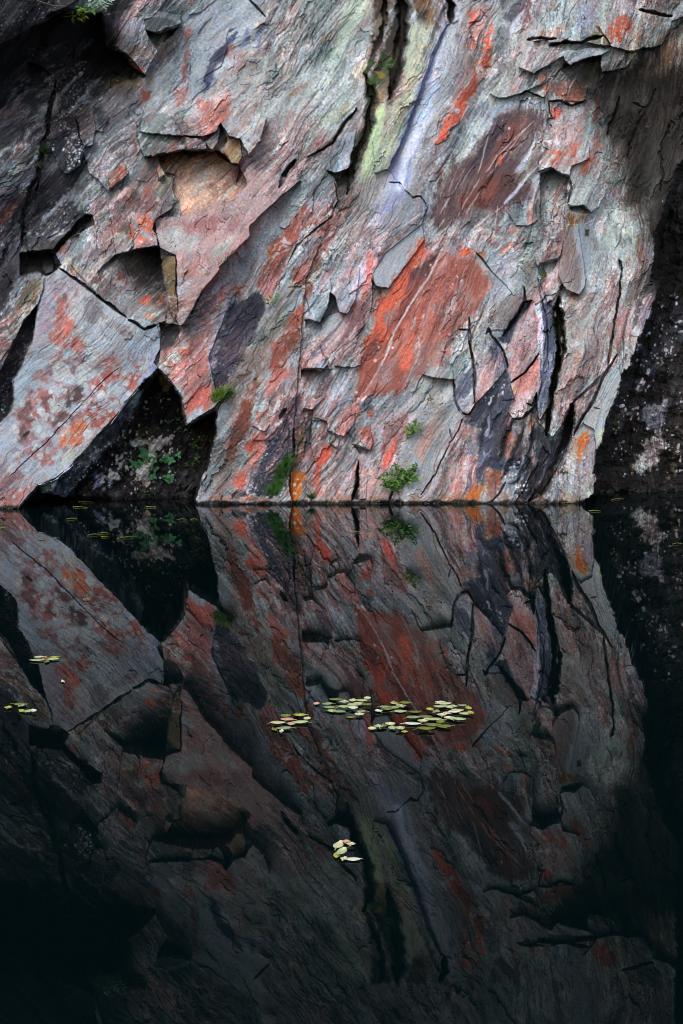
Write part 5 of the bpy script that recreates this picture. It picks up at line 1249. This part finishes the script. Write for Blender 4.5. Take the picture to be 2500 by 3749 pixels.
def rock(name, k):
    q = quads[fr == k]
    used, inv = np.unique(q, return_inverse=True)
    me = bpy.data.meshes.new(name)
    v = V[used]; org = np.array((v[:, 0].mean(), DIST, 0), np.float32)
    me.vertices.add(len(v)); me.vertices.foreach_set('co', (v - org).ravel())
    nq = len(q)
    me.loops.add(nq * 4); me.loops.foreach_set('vertex_index', inv.reshape(-1).astype(np.int32))
    me.polygons.add(nq); me.polygons.foreach_set('loop_start', np.arange(0, nq * 4, 4, dtype=np.int32))
    me.polygons.foreach_set('use_smooth', np.zeros(nq, bool))
    me.update(calc_edges=True)
    at = me.color_attributes.new('pigment', 'FLOAT_COLOR', 'POINT')
    at.data.foreach_set('color', LIN[used].ravel())
    me.materials.append(M_ROCK)
    o = bpy.data.objects.new(name, me); COLL.objects.link(o); o.location = org
    return o
tag(rock('cliff', 0), 'tall grey slate cliff streaked rust red and lavender rising from the pool', 'cliff')
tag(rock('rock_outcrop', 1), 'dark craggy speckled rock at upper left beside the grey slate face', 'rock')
tag(rock('rock_slab', 2), 'leaning grey slab blotched with pale lichen and red, dipping into the pool', 'rock slab')
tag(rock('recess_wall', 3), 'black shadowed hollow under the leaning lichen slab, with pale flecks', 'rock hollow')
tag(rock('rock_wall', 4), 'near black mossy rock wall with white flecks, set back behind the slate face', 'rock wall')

def depth_at(px, py):
    i = int(np.clip(np.searchsorted(AY, py), 0, NY - 1)); j = int(np.clip(np.searchsorted(AX, px), 0, NX - 1))
    return float(D[i, j])
def at(px, py, out=.015):
    return Vector(on_face(px, py, depth_at(px, py) + out))

# ------------------------------------------------------------------ pool
def water_material():
    m = bpy.data.materials.new('still_dark_water'); m.use_nodes = True
    nt = m.node_tree; b = nt.nodes['Principled BSDF']
    b.inputs['Base Color'].default_value = (.0006, .0036, .0040, 1)
    b.inputs['Roughness'].default_value = .0; b.inputs['IOR'].default_value = 1.333
    b.inputs['Specular IOR Level'].default_value = .045
    b.inputs['Specular Tint'].default_value = (.06, .88, 1.0, 1)
    tc = nt.nodes.new('ShaderNodeTexCoord'); mp = nt.nodes.new('ShaderNodeMapping')
    mp.inputs['Scale'].default_value = (1.2, 3.0, 1)
    nz = nt.nodes.new('ShaderNodeTexNoise'); nz.inputs['Scale'].default_value = 2.2; nz.inputs['Detail'].default_value = 2
    bp = nt.nodes.new('ShaderNodeBump'); bp.inputs['Strength'].default_value = .5; bp.inputs['Distance'].default_value = .00012
    nt.links.new(tc.outputs['Object'], mp.inputs[0]); nt.links.new(mp.outputs[0], nz.inputs['Vector'])
    nt.links.new(nz.outputs['Fac'], bp.inputs['Height']); nt.links.new(bp.outputs[0], b.inputs['Normal'])
    return m
bm = bmesh.new()
for v in ((-60, -70), (60, -70), (60, 20), (-60, 20)): bm.verts.new((v[0], v[1], 0))
bm.faces.new(bm.verts); me = bpy.data.meshes.new('water'); bm.to_mesh(me); bm.free()
me.materials.append(water_material())
wo = bpy.data.objects.new('water', me); COLL.objects.link(wo); tag(wo, kind='structure')

# ------------------------------------------------------------------ plants
def leaf_material(name, c1, c2, rough=.5, trans=.25):
    m = bpy.data.materials.new(name); m.use_nodes = True
    nt = m.node_tree; b = nt.nodes['Principled BSDF']
    tc = nt.nodes.new('ShaderNodeTexCoord')
    nz = nt.nodes.new('ShaderNodeTexNoise'); nz.inputs['Scale'].default_value = 26; nz.inputs['Detail'].default_value = 3
    cr = nt.nodes.new('ShaderNodeValToRGB')
    cr.color_ramp.elements[0].position = .35; cr.color_ramp.elements[1].position = .65
    cr.color_ramp.elements[0].color = (*srgb(c1), 1); cr.color_ramp.elements[1].color = (*srgb(c2), 1)
    nt.links.new(tc.outputs['Object'], nz.inputs['Vector']); nt.links.new(nz.outputs['Fac'], cr.inputs[0])
    nt.links.new(cr.outputs[0], b.inputs['Base Color'])
    b.inputs['Roughness'].default_value = rough; b.inputs['Specular IOR Level'].default_value = .3
    return m
LM = {'fern': leaf_material('fern_green', (34, 66, 26), (64, 104, 40)), 'dark': leaf_material('herb_green', (40, 104, 66), (74, 150, 98)),
      'bright': leaf_material('fresh_green', (54, 92, 34), (104, 140, 56)), 'lime': leaf_material('lime_green', (92, 112, 18), (140, 150, 40)),
      'grass': leaf_material('grass_green', (30, 62, 26), (62, 104, 42)), 'moss': leaf_material('moss_green', (46, 78, 24), (96, 124, 44)),
      'stem': leaf_material('stem_brown', (58, 44, 34), (96, 74, 54)), 'redstem': leaf_material('stem_red', (62, 34, 28), (90, 52, 40)),
      'twig': leaf_material('bare_twig', (96, 88, 70), (140, 130, 104)), 'shade': leaf_material('shaded_grass', (18, 34, 18), (34, 56, 26)),
      'mint': leaf_material('pale_leaf', (96, 132, 112), (140, 172, 150)), 'gold': leaf_material('turning_frond', (130, 110, 30), (170, 140, 50))}

def mesh_obj(name, bm, mat, parent=None, loc=None):
    me = bpy.data.meshes.new(name); bm.to_mesh(me); bm.free()
    for p in me.polygons: p.use_smooth = True
    me.materials.append(mat)
    o = bpy.data.objects.new(name, me); COLL.objects.link(o)
    if parent: o.parent = parent
    if loc is not None: o.location = loc
    return o
def empty(name, loc, label, cat, group=None):
    o = bpy.data.objects.new(name, None); COLL.objects.link(o); o.location = loc; o.empty_display_size = .05
    return tag(o, label, cat, group)
def tube(bm, p, r0, r1, n=5):
    prev = None
    for i, a in enumerate(p):
        a = Vector(a); t = (Vector(p[min(i + 1, len(p) - 1)]) - Vector(p[max(i - 1, 0)])).normalized()
        u = t.orthogonal().normalized(); v = t.cross(u)
        r = r0 + (r1 - r0) * i / max(1, len(p) - 1)
        ring = [bm.verts.new(a + r * (math.cos(k * 2 * math.pi / n) * u + math.sin(k * 2 * math.pi / n) * v)) for k in range(n)]
        if prev:
            for k in range(n): bm.faces.new((prev[k], prev[(k + 1) % n], ring[(k + 1) % n], ring[k]))
        prev = ring
def blade(bm, base, d, up, L, W, fold=.25, curl=.2, prof=(0, .6, 1, .85, .45, 0)):
    """one leaf with a midrib fold and a curl"""
    d = d.normalized(); s = d.cross(up)
    s = s.normalized() if s.length > 1e-5 else d.orthogonal().normalized()
    n = s.cross(d).normalized()
    rows = []
    for i, w in enumerate(prof):
        t = i / (len(prof) - 1)
        c = base + d * (L * t) - n * (curl * L * t * t)
        if w == 0: rows.append((bm.verts.new(c),))
        else:
            e = W * .5 * w
            rows.append((bm.verts.new(c - s * e + n * fold * e), bm.verts.new(c), bm.verts.new(c + s * e + n * fold * e)))
    for a, b in zip(rows, rows[1:]):
        if len(a) == 1 and len(b) == 3: bm.faces.new((a[0], b[0], b[1])); bm.faces.new((a[0], b[1], b[2]))
        elif len(a) == 3 and len(b) == 3: bm.faces.new((a[0], b[0], b[1], a[1])); bm.faces.new((a[1], b[1], b[2], a[2]))
        elif len(a) == 3 and len(b) == 1: bm.faces.new((a[0], b[0], a[1])); bm.faces.new((a[1], b[0], a[2]))
PXM = DIST / FPX                    # metres per photo pixel on the face
TO = Vector((0, -1, 0))
def rnd(a, b): return random.uniform(a, b)

def fern(px, py, size, fronds, label, mat='fern', group=None, mat2=None):
    o = at(px, py); root = empty('fern', o, label, 'fern', group)
    for k, (ang, ln) in enumerate(fronds):
        bm = bmesh.new(); L = size * ln * PXM; a = R(ang)
        d0 = Vector((math.cos(a), -.55, math.sin(a)))
        p = Vector((0, 0, 0)); rach = [p.copy()]; n = 10
        d = d0.normalized()
        for i in range(n):
            p = p + d * (L / n); rach.append(p.copy()); d = (d + Vector((0, -.02, -.075))).normalized()
        tube(bm, rach, .0022, .0008, 4)
        for i in range(2, n + 1):
            t = i / n; w = L * .30 * math.sin(math.pi * min(1, .18 + .82 * (1 - t))) * (1 if t < .95 else .5)
            dd = (rach[i] - rach[i - 1]).normalized(); s = dd.cross(TO).normalized()
            for sg in (1, -1):
                pd = (s * sg + dd * .45 + Vector((0, -.1, -.12))).normalized()
                blade(bm, rach[i], pd, TO, w, max(.003, w * .17), .1, .25, (.6, 1, .8, .55, .3, 0))
                m = max(2, int(w / .012))
                for j in range(m):
                    c = rach[i] + pd * (w * (j + .5) / m)
                    for s2 in (1, -1): blade(bm, c, (dd * s2 + pd * .8), TO, w * .2 * (1 - .6 * j / m), w * .1, .1, .2, (0, 1, .7, 0))
        mesh_obj('frond', bm, LM[mat2 if (mat2 and k % 3 == 2) else mat], root)
    return root
def tuft(px, py, w, h, n, label, mat='grass', lean=0, group=None, line=None, cat='grass tuft', name='grass_tuft', bw=.004):
    """tuft of grass blades or moss; line = run of pixels it grows along"""
    o = at(px, py); bm = bmesh.new()
    for k in range(n):
        if line:
            t = random.random() * (len(line) - 1); i = int(t); f = t - i
            qx = line[i][0] * (1 - f) + line[i + 1][0] * f + rnd(-w, w) * .5; qy = line[i][1] * (1 - f) + line[i + 1][1] * f + rnd(-w, w) * .3
        else: qx, qy = px + rnd(-w, w) * .5, py + rnd(-.15, .15) * w
        b = at(qx, qy, .0) - o
        d = Vector((rnd(-.75, .75) + lean, rnd(-.9, -.15), rnd(.15, 1.0)))
        blade(bm, b, d, TO, h * PXM * rnd(.5, 1.1), bw * rnd(.7, 1.4), .3, rnd(.2, .7), (.8, 1, .8, .4, 0))
    ob = mesh_obj(name, bm, LM[mat], None, o); tag(ob, label, cat, group); return ob
def herb(px, py, stems, label, mat='bright', leafsize=.02, name='leafy_plant', stem='stem', group=None, dens=9, trefoil=False, mat2=None):
    """leafy plant: stems are pixel polylines from the root; leaves along each"""
    o = at(px, py, .005); root = empty(name, o, label, 'plant', group)
    sb = bmesh.new(); fb = bmesh.new(); f2 = bmesh.new() if mat2 else None
    for q in stems:
        p = [at(x, y, .01 + .05 * i / len(q)) - o for i, (x, y) in enumerate(q)]
        tube(sb, p, .0024, .0012, 5)
        for k in range(dens):
            t = rnd(.35, 1) * (len(p) - 1); i = min(int(t), len(p) - 2); c = p[i].lerp(p[i + 1], t - i)
            c = c + Vector((rnd(-1, 1), rnd(-.6, .1), rnd(-1, 1))) * leafsize * 1.1
            bmx = f2 if (f2 is not None and random.random() < .35) else fb
            if trefoil:
                up = Vector((rnd(-.3, .3), -1, rnd(.2, .8))); a0 = rnd(0, 6)
                for j in range(3):
                    a = a0 + j * 2.1; d = Vector((math.cos(a), rnd(-.25, .1), math.sin(a) * .7))
                    blade(bmx, c, d, up, leafsize * rnd(.8, 1.15), leafsize * .75, .15, .2, (0, .7, 1, .9, .5, 0))
            else:
                d = Vector((rnd(-1, 1), rnd(-.6, -.05), rnd(-.35, .8)))
                blade(bmx, c, d, Vector((rnd(-.3, .3), -.7, .7)), leafsize * rnd(.7, 1.3), leafsize * rnd(.45, .7), .2, .25)
    mesh_obj('stem', sb, LM[stem], root); mesh_obj('foliage', fb, LM[mat], root)
    if f2 is not None: mesh_obj('pale_foliage', f2, LM[mat2], root)
    return root

def T(t, x, y): return TILE[t][0] + x * .574, TILE[t][1] + y * .574
fern(*T('B', 1030, 425), 66, [(75, 1), (25, 1), (150, .9), (-35, .7)], 'green fern rooted in the dark crack near the top, the upper of two')
fern(*T('B', 990, 455), 58, [(-60, 1), (-110, 1), (-20, .9), (165, .8)], 'smaller fern with yellowing tips hanging just below another fern in the crack', mat2='gold')
# top left leafy branch
bo = at(*T('A', 430, 30), .25)
br = empty('leafy_branch', bo, 'thin twig with yellow green leaves hanging in at the top left corner', 'branch')
def off(t, x, y, d): return at(*T(t, x, y), d) - bo
bm = bmesh.new()
tube(bm, [off('A', 150, -60, .25), off('A', 240, 5, .25), off('A', 340, 36, .25), off('A', 430, 40, .25), off('A', 520, -10, .25), off('A', 560, -60, .25)], .0035, .0025)
mesh_obj('twig', bm, LM['twig'], br)
for nm, mt, area, n, ls in (('lime_leaves', 'lime', (420, 550, 70, 125), 26, .055), ('green_leaves', 'bright', (480, 640, 25, 80), 30, .05), ('pale_leaves', 'mint', (570, 700, -20, 45), 26, .05)):
    bm = bmesh.new()
    for k in range(n):
        c = off('A', rnd(area[0], area[1]), rnd(area[2], area[3]), rnd(.2, .32))
        blade(bm, c, Vector((rnd(-1, 1), rnd(-.5, 0), rnd(-.5, .35))), Vector((rnd(-.3, .3), -.55, .8)), ls * rnd(.6, 1.1), ls * .42, .2, .3)
    mesh_obj(nm, bm, LM[mt], br)
tuft(*T('A', 355, 420), 26, 46, 70, 'small dark grass tuft high in the mossy crack at upper left', 'shade')
tuft(*T('A', 275, 975), 32, 44, 80, 'middle dark grass tuft hanging in the mossy crack at left', 'shade')
tuft(*T('A', 250, 1075), 26, 36, 60, 'lowest dark grass tuft in the mossy crack at left', 'shade')
tuft(*T('G', 1415, 365), 44, 30, 210, 'green mossy tuft on the lip where red flake meets the brown buttress', 'moss', line=[T('G', 1385, 385), T('G', 1415, 350), T('G', 1455, 325)], cat='moss', name='moss_tuft', bw=.006)
tuft(*T('H', 60, 300), 44, 28, 170, 'small moss cushion on the edge above the buttress, by white fringe', 'moss', line=[T('H', 0, 370), T('H', 30, 340), T('H', 60, 320)], cat='moss', name='moss_tuft', bw=.006)
tuft(*T('H', 390, 880), 26, 44, 420, 'long green fringe of fern moss climbing a joint from the waterline', 'grass', line=[T('H', 345, 985), T('H', 370, 940), T('H', 400, 860), T('H', 425, 810), T('H', 460, 760)], cat='moss', name='moss_fringe', bw=.007)
tuft(*T('H', 590, 1000), 12, 34, 46, 'small upright green tuft at the waterline right of the orange stain', 'grass')
herb(*T('H', 1110, 965), [[T('H', 1110, 965), T('H', 1140, 880), T('H', 1150, 790)], [T('H', 1110, 965), T('H', 1190, 860), T('H', 1270, 785)], [T('H', 1110, 965), T('H', 1090, 910), T('H', 1060, 880)],
     [T('H', 1120, 950), T('H', 1200, 880), T('H', 1260, 860)], [T('H', 1110, 960), T('H', 1170, 850), T('H', 1210, 830)], [T('H', 1110, 960), T('H', 1125, 930), T('H', 1135, 900)]],
     'bushy green plant growing from the foot of the slate face above the waterline', 'bright', .034, 'shrub', dens=34, mat2='grass')
herb(*T('H', 1205, 620), [[T('H', 1205, 620), T('H', 1225, 570), T('H', 1265, 515)], [T('H', 1205, 620), T('H', 1240, 560), T('H', 1280, 540)], [T('H', 1205, 620), T('H', 1210, 585), T('H', 1230, 545)]],
     'small leafy plant rooted mid face above the bushy waterline plant', 'bright', .028, dens=22, mat2='moss')
herb(*T('H', 1352, 380), [[T('H', 1350, 380), T('H', 1360, 362)]], 'tiny green sprig under the pale broken ledge', 'grass', .02, dens=9)
herb(*T('E', 325, 815), [[T('E', 325, 815), T('E', 345, 785), T('E', 365, 765)], [T('E', 325, 815), T('E', 335, 800), T('E', 345, 795)]], 'small bright sprig beside the pink wedge on the slate face', 'bright', .028, dens=9)
# plants in the hollow
herb(*T('G', 1080, 965), [[T('G', 1080, 965), T('G', 1065, 860), T('G', 1040, 750)], [T('G', 1040, 750), T('G', 1020, 730), T('G', 990, 745)], [T('G', 1040, 750), T('G', 1090, 735), T('G', 1155, 735)], [T('G', 1040, 752), T('G', 1050, 730), T('G', 1060, 720)]],
     'red stemmed plant with trefoil leaves in the black hollow, its right clump', 'dark', .038, 'woodland_herb', 'redstem', dens=3, trefoil=True)
herb(*T('G', 960, 830), [[T('G', 960, 830), T('G', 920, 750), T('G', 870, 712)], [T('G', 960, 830), T('G', 925, 770), T('G', 930, 765)], [T('G', 960, 830), T('G', 900, 800), T('G', 880, 792)], [T('G', 960, 850), T('G', 965, 845), T('G', 970, 840)]],
     'left clump of dark trefoil leaves over pale rock in the hollow', 'dark', .038, 'woodland_herb', 'redstem', dens=3, trefoil=True)
herb(*T('G', 1185, 500), [[T('G', 1185, 500), T('G', 1120, 520), T('G', 1060, 528)], [T('G', 1185, 500), T('G', 1160, 545), T('G', 1130, 560)], [T('G', 1185, 500), T('G', 1150, 490), T('G', 1110, 490)], [T('G', 1185, 500), T('G', 1200, 560), T('G', 1225, 572)]],
     'spray of small leaves hanging under the red pointed flake', 'dark', .026, 'woodland_herb', dens=7, mat2='mint')
herb(*T('G', 1240, 690), [[T('G', 1240, 690), T('G', 1260, 650), T('G', 1295, 605)], [T('G', 1240, 690), T('G', 1245, 660), T('G', 1240, 630)]], 'sparse light green sprig on the dark soil right side of the hollow', 'bright', .028, dens=8)
herb(*T('G', 1240, 810), [[T('G', 1240, 810), T('G', 1230, 770), T('G', 1190, 765)], [T('G', 1240, 810), T('G', 1255, 770), T('G', 1262, 735)]], 'lower light green sprig near the right side of the hollow', 'bright', .028, dens=8)
herb(*T('G', 935, 985), [[T('G', 935, 985), T('G', 925, 965), T('G', 915, 955)], [T('G', 935, 985), T('G', 945, 965)]], 'tiny sprig at the waterline inside the hollow', 'moss', .022, dens=7)
bm = bmesh.new(); q = at(*T('G', 1200, 960), .06)
tube(bm, [at(*T('G', 1170, 975), .05) - q, at(*T('G', 1195, 945), .09) - q, at(*T('G', 1228, 900), .06) - q], .003, .0015)
tag(mesh_obj('dry_twig', bm, LM['twig'], None, q), 'thin bare twig leaning over the water in the hollow', 'twig')
herb(*T('I', 862, 640), [[T('I', 862, 640), T('I', 870, 625)]], 'tiny sprig in the black joint at lower right', 'grass', .02, dens=6)

# ------------------------------------------------------------------ floating leaves
FLM = {'cream': leaf_material('cream_leaf', (186, 190, 132), (214, 208, 172), .45), 'pale green': leaf_material('pale_green_leaf', (150, 168, 112), (196, 206, 160), .45),
       'olive': leaf_material('olive_leaf', (92, 104, 36), (136, 142, 62), .45), 'grey green': leaf_material('grey_green_leaf', (116, 138, 96), (156, 172, 128), .45),
       'white': leaf_material('white_leaf', (200, 204, 180), (222, 220, 206), .45), 'yellow green': leaf_material('yellow_green_leaf', (150, 158, 48), (190, 186, 96), .45),
       'pinkish': leaf_material('pink_leaf', (196, 140, 120), (222, 184, 160), .45), 'brown': leaf_material('brown_leaf', (120, 74, 44), (160, 110, 70), .5)}
ORD = ['first', 'second', 'third', 'fourth', 'fifth', 'sixth', 'seventh', 'eighth', 'ninth', 'tenth', 'eleventh', 'twelfth']
def leaf_mesh(bm, w, l, rot, z0, curl):
    """floating leaf: pointed oval, cupped, with midrib fold and stalk, w across x l along, turned by rot"""
    n = 9; rows = []
    c, s = math.cos(rot), math.sin(rot)
    def V3(x, y, z): return bm.verts.new((x * c - y * s, x * s + y * c, z))
    for th in (0, -.0012):
        rr = []
        for i in range(n + 1):
            t = i / n; e = .5 * w * (math.sin(math.pi * t ** .8) ** .75) * (1 + rnd(-.06, .06)) if 0 < i < n else .002
            y = (t - .5) * l; zz = z0 + curl * (2 * t - 1) ** 2 * l * .25
            rr.append([V3(-e, y, zz + curl * e * .8 + th), V3(-e * .5, y, zz + curl * e * .25 + th), V3(0, y, zz + th - .0006), V3(e * .5, y, zz + curl * e * .25 + th), V3(e, y, zz + curl * e * .8 + th)])
        rows.append(rr)
    for k, rr in enumerate(rows):
        for a, b in zip(rr, rr[1:]):
            for j in range(4):
                f = (a[j], a[j + 1], b[j + 1], b[j])
                bm.faces.new(f if k == 0 else f[::-1])
    t, u = rows
    for i in range(n):
        bm.faces.new((t[i][0], t[i + 1][0], u[i + 1][0], u[i][0])); bm.faces.new((t[i + 1][4], t[i][4], u[i][4], u[i + 1][4]))
    bm.faces.new([v for v in t[0]] + [v for v in u[0][::-1]]); bm.faces.new([v for v in t[n][::-1]] + [v for v in u[n]])
    e = Vector((0, -l * .5)); q = [(0, -l * .5 + .002, z0 + curl * l * .25), (rnd(-.004, .004), -l * .62, z0 + .002), (rnd(-.008, .008), -l * .78, z0 + .001)]
    tube(bm, [(x * c - y * s, x * s + y * c, z) for x, y, z in q], .0011, .0008, 4)
def raft(place, group, origin, sc, rows, dmax=.032):
    """rows: x, y, width, height in survey pixels of the crop, colour; each leaf a thing"""
    seen = {}
    rows = sorted(rows, key=lambda r: r[0])
    tot = {}
    for r in rows: tot[r[4]] = tot.get(r[4], 0) + 1
    for k, (x, y, w, h, colr) in enumerate(rows):
        px, py = origin[0] + x * sc, origin[1] + y * sc
        P0 = on_water(px, py); Pw = on_water(px + w * sc * .5, py); wid = (Pw - P0).length * 2
        dep = abs(on_water(px, py - h * sc * .5).y - on_water(px, py + h * sc * .5).y)
        dep = min(max(dep, .012), dmax)
        if wid > dep: L, Wd, rot = wid, min(dep, wid * .85), R(90) + rnd(-.3, .3)
        else: L, Wd, rot = dep, max(wid, dep * .4), rnd(-.35, .35)
        bm = bmesh.new(); leaf_mesh(bm, Wd * 1.05, L * 1.05, rot + (math.pi if random.random() < .5 else 0), .0026 + .0022 * (k % 3), rnd(.12, .4))
        i = seen.get(colr, 0); seen[colr] = i + 1
        lab = ('the only %s leaf floating in %s' % (colr, place)) if tot[colr] == 1 else ('%s %s leaf from left in %s' % (ORD[i], colr, place))
        tag(mesh_obj('floating_leaf', bm, FLM[colr], None, P0), lab, 'leaf', group)
K = .57398
raft('the small left raft of leaves', 'floating leaves', (900, 2500), K, [
    (205, 268, 90, 30, 'cream'), (255, 225, 66, 28, 'olive'), (262, 250, 80, 34, 'pinkish'), (345, 222, 70, 20, 'yellow green'), (390, 238, 44, 26, 'cream'),
    (240, 300, 100, 24, 'grey green'), (345, 262, 96, 22, 'pale green'), (228, 322, 26, 26, 'white'), (318, 212, 34, 22, 'brown'), (290, 268, 50, 20, 'pinkish'), (180, 304, 30, 16, 'olive')])
raft('the back left centre raft of leaves', 'floating leaves', (900, 2500), K, [
    (450, 140, 40, 12, 'pinkish'), (520, 148, 66, 18, 'grey green'), (530, 172, 70, 22, 'grey green'), (550, 188, 52, 26, 'pale green'), (570, 120, 80, 14, 'olive'), (628, 130, 60, 16, 'pale green'),
    (600, 190, 70, 22, 'grey green'), (630, 165, 80, 24, 'pale green'), (682, 120, 44, 22, 'cream'), (690, 150, 80, 22, 'pale green'), (736, 122, 70, 20, 'pale green'), (686, 175, 60, 20, 'white'),
    (775, 104, 44, 18, 'cream'), (770, 156, 66, 12, 'olive'), (720, 142, 70, 18, 'cream'), (724, 214, 62, 24, 'cream'), (735, 190, 60, 12, 'grey green'), (555, 176, 30, 22, 'brown'), (665, 224, 50, 10, 'olive')])
raft('the sparse raft of leaves near the centre', 'floating leaves', (900, 2500), K, [
    (846, 186, 48, 24, 'white'), (888, 166, 66, 16, 'grey green'), (900, 184, 70, 16, 'olive'), (945, 134, 42, 20, 'pale green'), (946, 166, 60, 20, 'grey green'), (985, 188, 78, 22, 'pale green'),
    (990, 158, 60, 20, 'pale green'), (1020, 146, 74, 14, 'olive'), (968, 150, 24, 28, 'yellow green'), (1080, 192, 70, 12, 'olive')])
raft('the front pair of leaf clumps', 'floating leaves', (900, 2500), K, [
    (805, 300, 50, 34, 'cream'), (848, 290, 60, 22, 'pale green'), (922, 272, 64, 18, 'cream'), (935, 298, 50, 26, 'pale green'), (985, 308, 60, 18, 'pale green'), (880, 284, 36, 14, 'olive'), (1012, 316, 40, 12, 'yellow green')])
raft('the large right hand raft of leaves', 'floating leaves', (900, 2500), K, [
    (1070, 232, 90, 28, 'grey green'), (1065, 268, 100, 20, 'white'), (1130, 258, 66, 30, 'cream'), (1150, 222, 74, 24, 'olive'), (1175, 186, 44, 20, 'yellow green'), (1190, 240, 110, 26, 'pale green'),
    (1196, 280, 100, 22, 'olive'), (1265, 290, 90, 16, 'olive'), (1150, 308, 110, 18, 'olive'), (1240, 132, 64, 16, 'white'), (1270, 146, 80, 18, 'cream'), (1240, 162, 84, 20, 'pale green'), (1320, 158, 60, 20, 'pale green'),
    (1380, 158, 56, 12, 'grey green'), (1422, 172, 40, 16, 'yellow green'), (1350, 186, 80, 24, 'cream'), (1330, 202, 74, 26, 'white'), (1290, 200, 66, 24, 'cream'), (1400, 206, 80, 26, 'pale green'), (1250, 212, 60, 26, 'cream'),
    (1296, 232, 66, 24, 'white'), (1360, 244, 86, 22, 'pale green'), (1320, 240, 44, 20, 'pale green'), (1436, 206, 36, 18, 'yellow green'), (1240, 268, 56, 18, 'olive'), (1215, 196, 46, 22, 'grey green'), (1300, 172, 50, 20, 'pale green')])
K2 = 300 / 1568
raft('the small group near the left edge', 'floating leaves', (0, 2350), K2, [
    (160, 1280, 140, 70, 'yellow green'), (400, 1225, 260, 60, 'olive'), (415, 1265, 110, 50, 'grey green'), (420, 1345, 110, 70, 'yellow green'), (535, 1355, 140, 70, 'pale green'), (645, 1365, 110, 100, 'white')])
raft('the pale frayed clump near the left edge', 'floating leaves', (0, 2350), K2, [
    (740, 315, 180, 55, 'cream'), (700, 370, 260, 45, 'pale green'), (1000, 355, 240, 60, 'cream'), (870, 350, 110, 80, 'brown'), (1050, 335, 160, 30, 'yellow green'), (900, 395, 90, 40, 'olive')])
raft('open water above the small left group', 'floating leaves', (0, 2350), K2, [(1200, 772, 70, 50, 'cream')])
K3 = 250 / 1568
raft('the curved chain of leaves in the foreground', 'floating leaves', (1150, 3030), K3, [
    (735, 372, 190, 60, 'pinkish'), (850, 448, 190, 62, 'cream'), (560, 450, 110, 170, 'cream'), (625, 640, 110, 160, 'pale green'), (520, 665, 70, 120, 'yellow green'), (690, 745, 160, 70, 'cream'), (880, 755, 330, 70, 'white')], .085)

# floating straws near the far bank
def straw(x0, y0, x1, y1, label, mat='olive', leafy=True, grp='floating straws'):
    a = on_water(x0, y0, .004); b = on_water(x1, y1, .004); o = a.lerp(b, .5)
    bm = bmesh.new()
    tube(bm, [a - o, a.lerp(b, .5) - o + Vector((0, .01, .004)), b - o], .0028, .0014, 5)
    if leafy:
        for k in range(3):
            c = a.lerp(b, rnd(.1, .9)) - o
            blade(bm, c, Vector((rnd(-1, 1), rnd(-1, 1), .06)), Vector((0, 0, 1)), rnd(.015, .035), .007, .2, .1)
    tag(mesh_obj('floating_straw', bm, FLM[mat], None, o), label, 'straw', grp)
for x0, y0, x1, y1, tl, lab in (
    (465, 1055, 556, 1060, 'G', 'longest pale straw floating at the mouth of the hollow'), (500, 1022, 600, 1026, 'G', 'thin straw floating deepest in the hollow'),
    (424, 1132, 488, 1130, 'G', 'short straw with leaves floating before the leaning slab tip'), (1133, 1137, 1190, 1134, 'G', 'left of two straws floating beside the brown buttress'),
    (1215, 1135, 1258, 1136, 'G', 'right of two straws floating beside the brown buttress'), (0, 1165, 76, 1160, 'G', 'upper straw floating below the slab at the left edge'),
    (0, 1190, 40, 1192, 'G', 'lower straw floating below the slab at the left edge'), (930, 1055, 990, 1058, 'G', 'faint straw below the pale rock in the hollow'),
    (250, 1054, 316, 1054, 'I', 'straw floating beneath the salmon and orange stripe'), (970, 1080, 1045, 1082, 'I', 'straw at the right corner of the slate face'),
    (1110, 1012, 1190, 1000, 'I', 'bright yellow straws floating at foot of the black wall'), (800, 1032, 860, 1030, 'I', 'small straw touching the grey foot of the rock'),
    (840, 1215, 900, 1215, 'H', 'straw out in the reflection below the slate face'), (1500, 1293, 1560, 1288, 'I', 'straw at the far right edge of the water'),
    (745, 1155, 770, 1150, 'I', 'short straw in the reflection right of the black joint'), (420, 1082, 455, 1080, 'I', 'tiny straw under the rusty orange patch')):
    p0, p1 = T(tl, x0, y0), T(tl, x1, y1)
    straw(p0[0], p0[1], p1[0], p1[1], lab)
for x0, y0, x1, y1, lab in ((245, 215, 305, 212, 'leafy straw floating on the reflected slab near its edge'), (560, 190, 640, 185, 'thin straw in the dark reflection of the hollow'), (640, 176, 690, 178, 'upper bright straw in the dark reflection of the hollow'),
                       (745, 212, 880, 196, 'long bright straw in the dark reflection of the hollow'), (645, 200, 700, 205, 'lower straw left of the long bright straw'), (530, 600, 575, 602, 'short straw on the reflection of the lichen slab'), (345, 212, 372, 208, 'short straw right of the leafy one')):
    straw(x0 * K, 1850 + y0 * K, x1 * K, 1850 + y1 * K, lab)
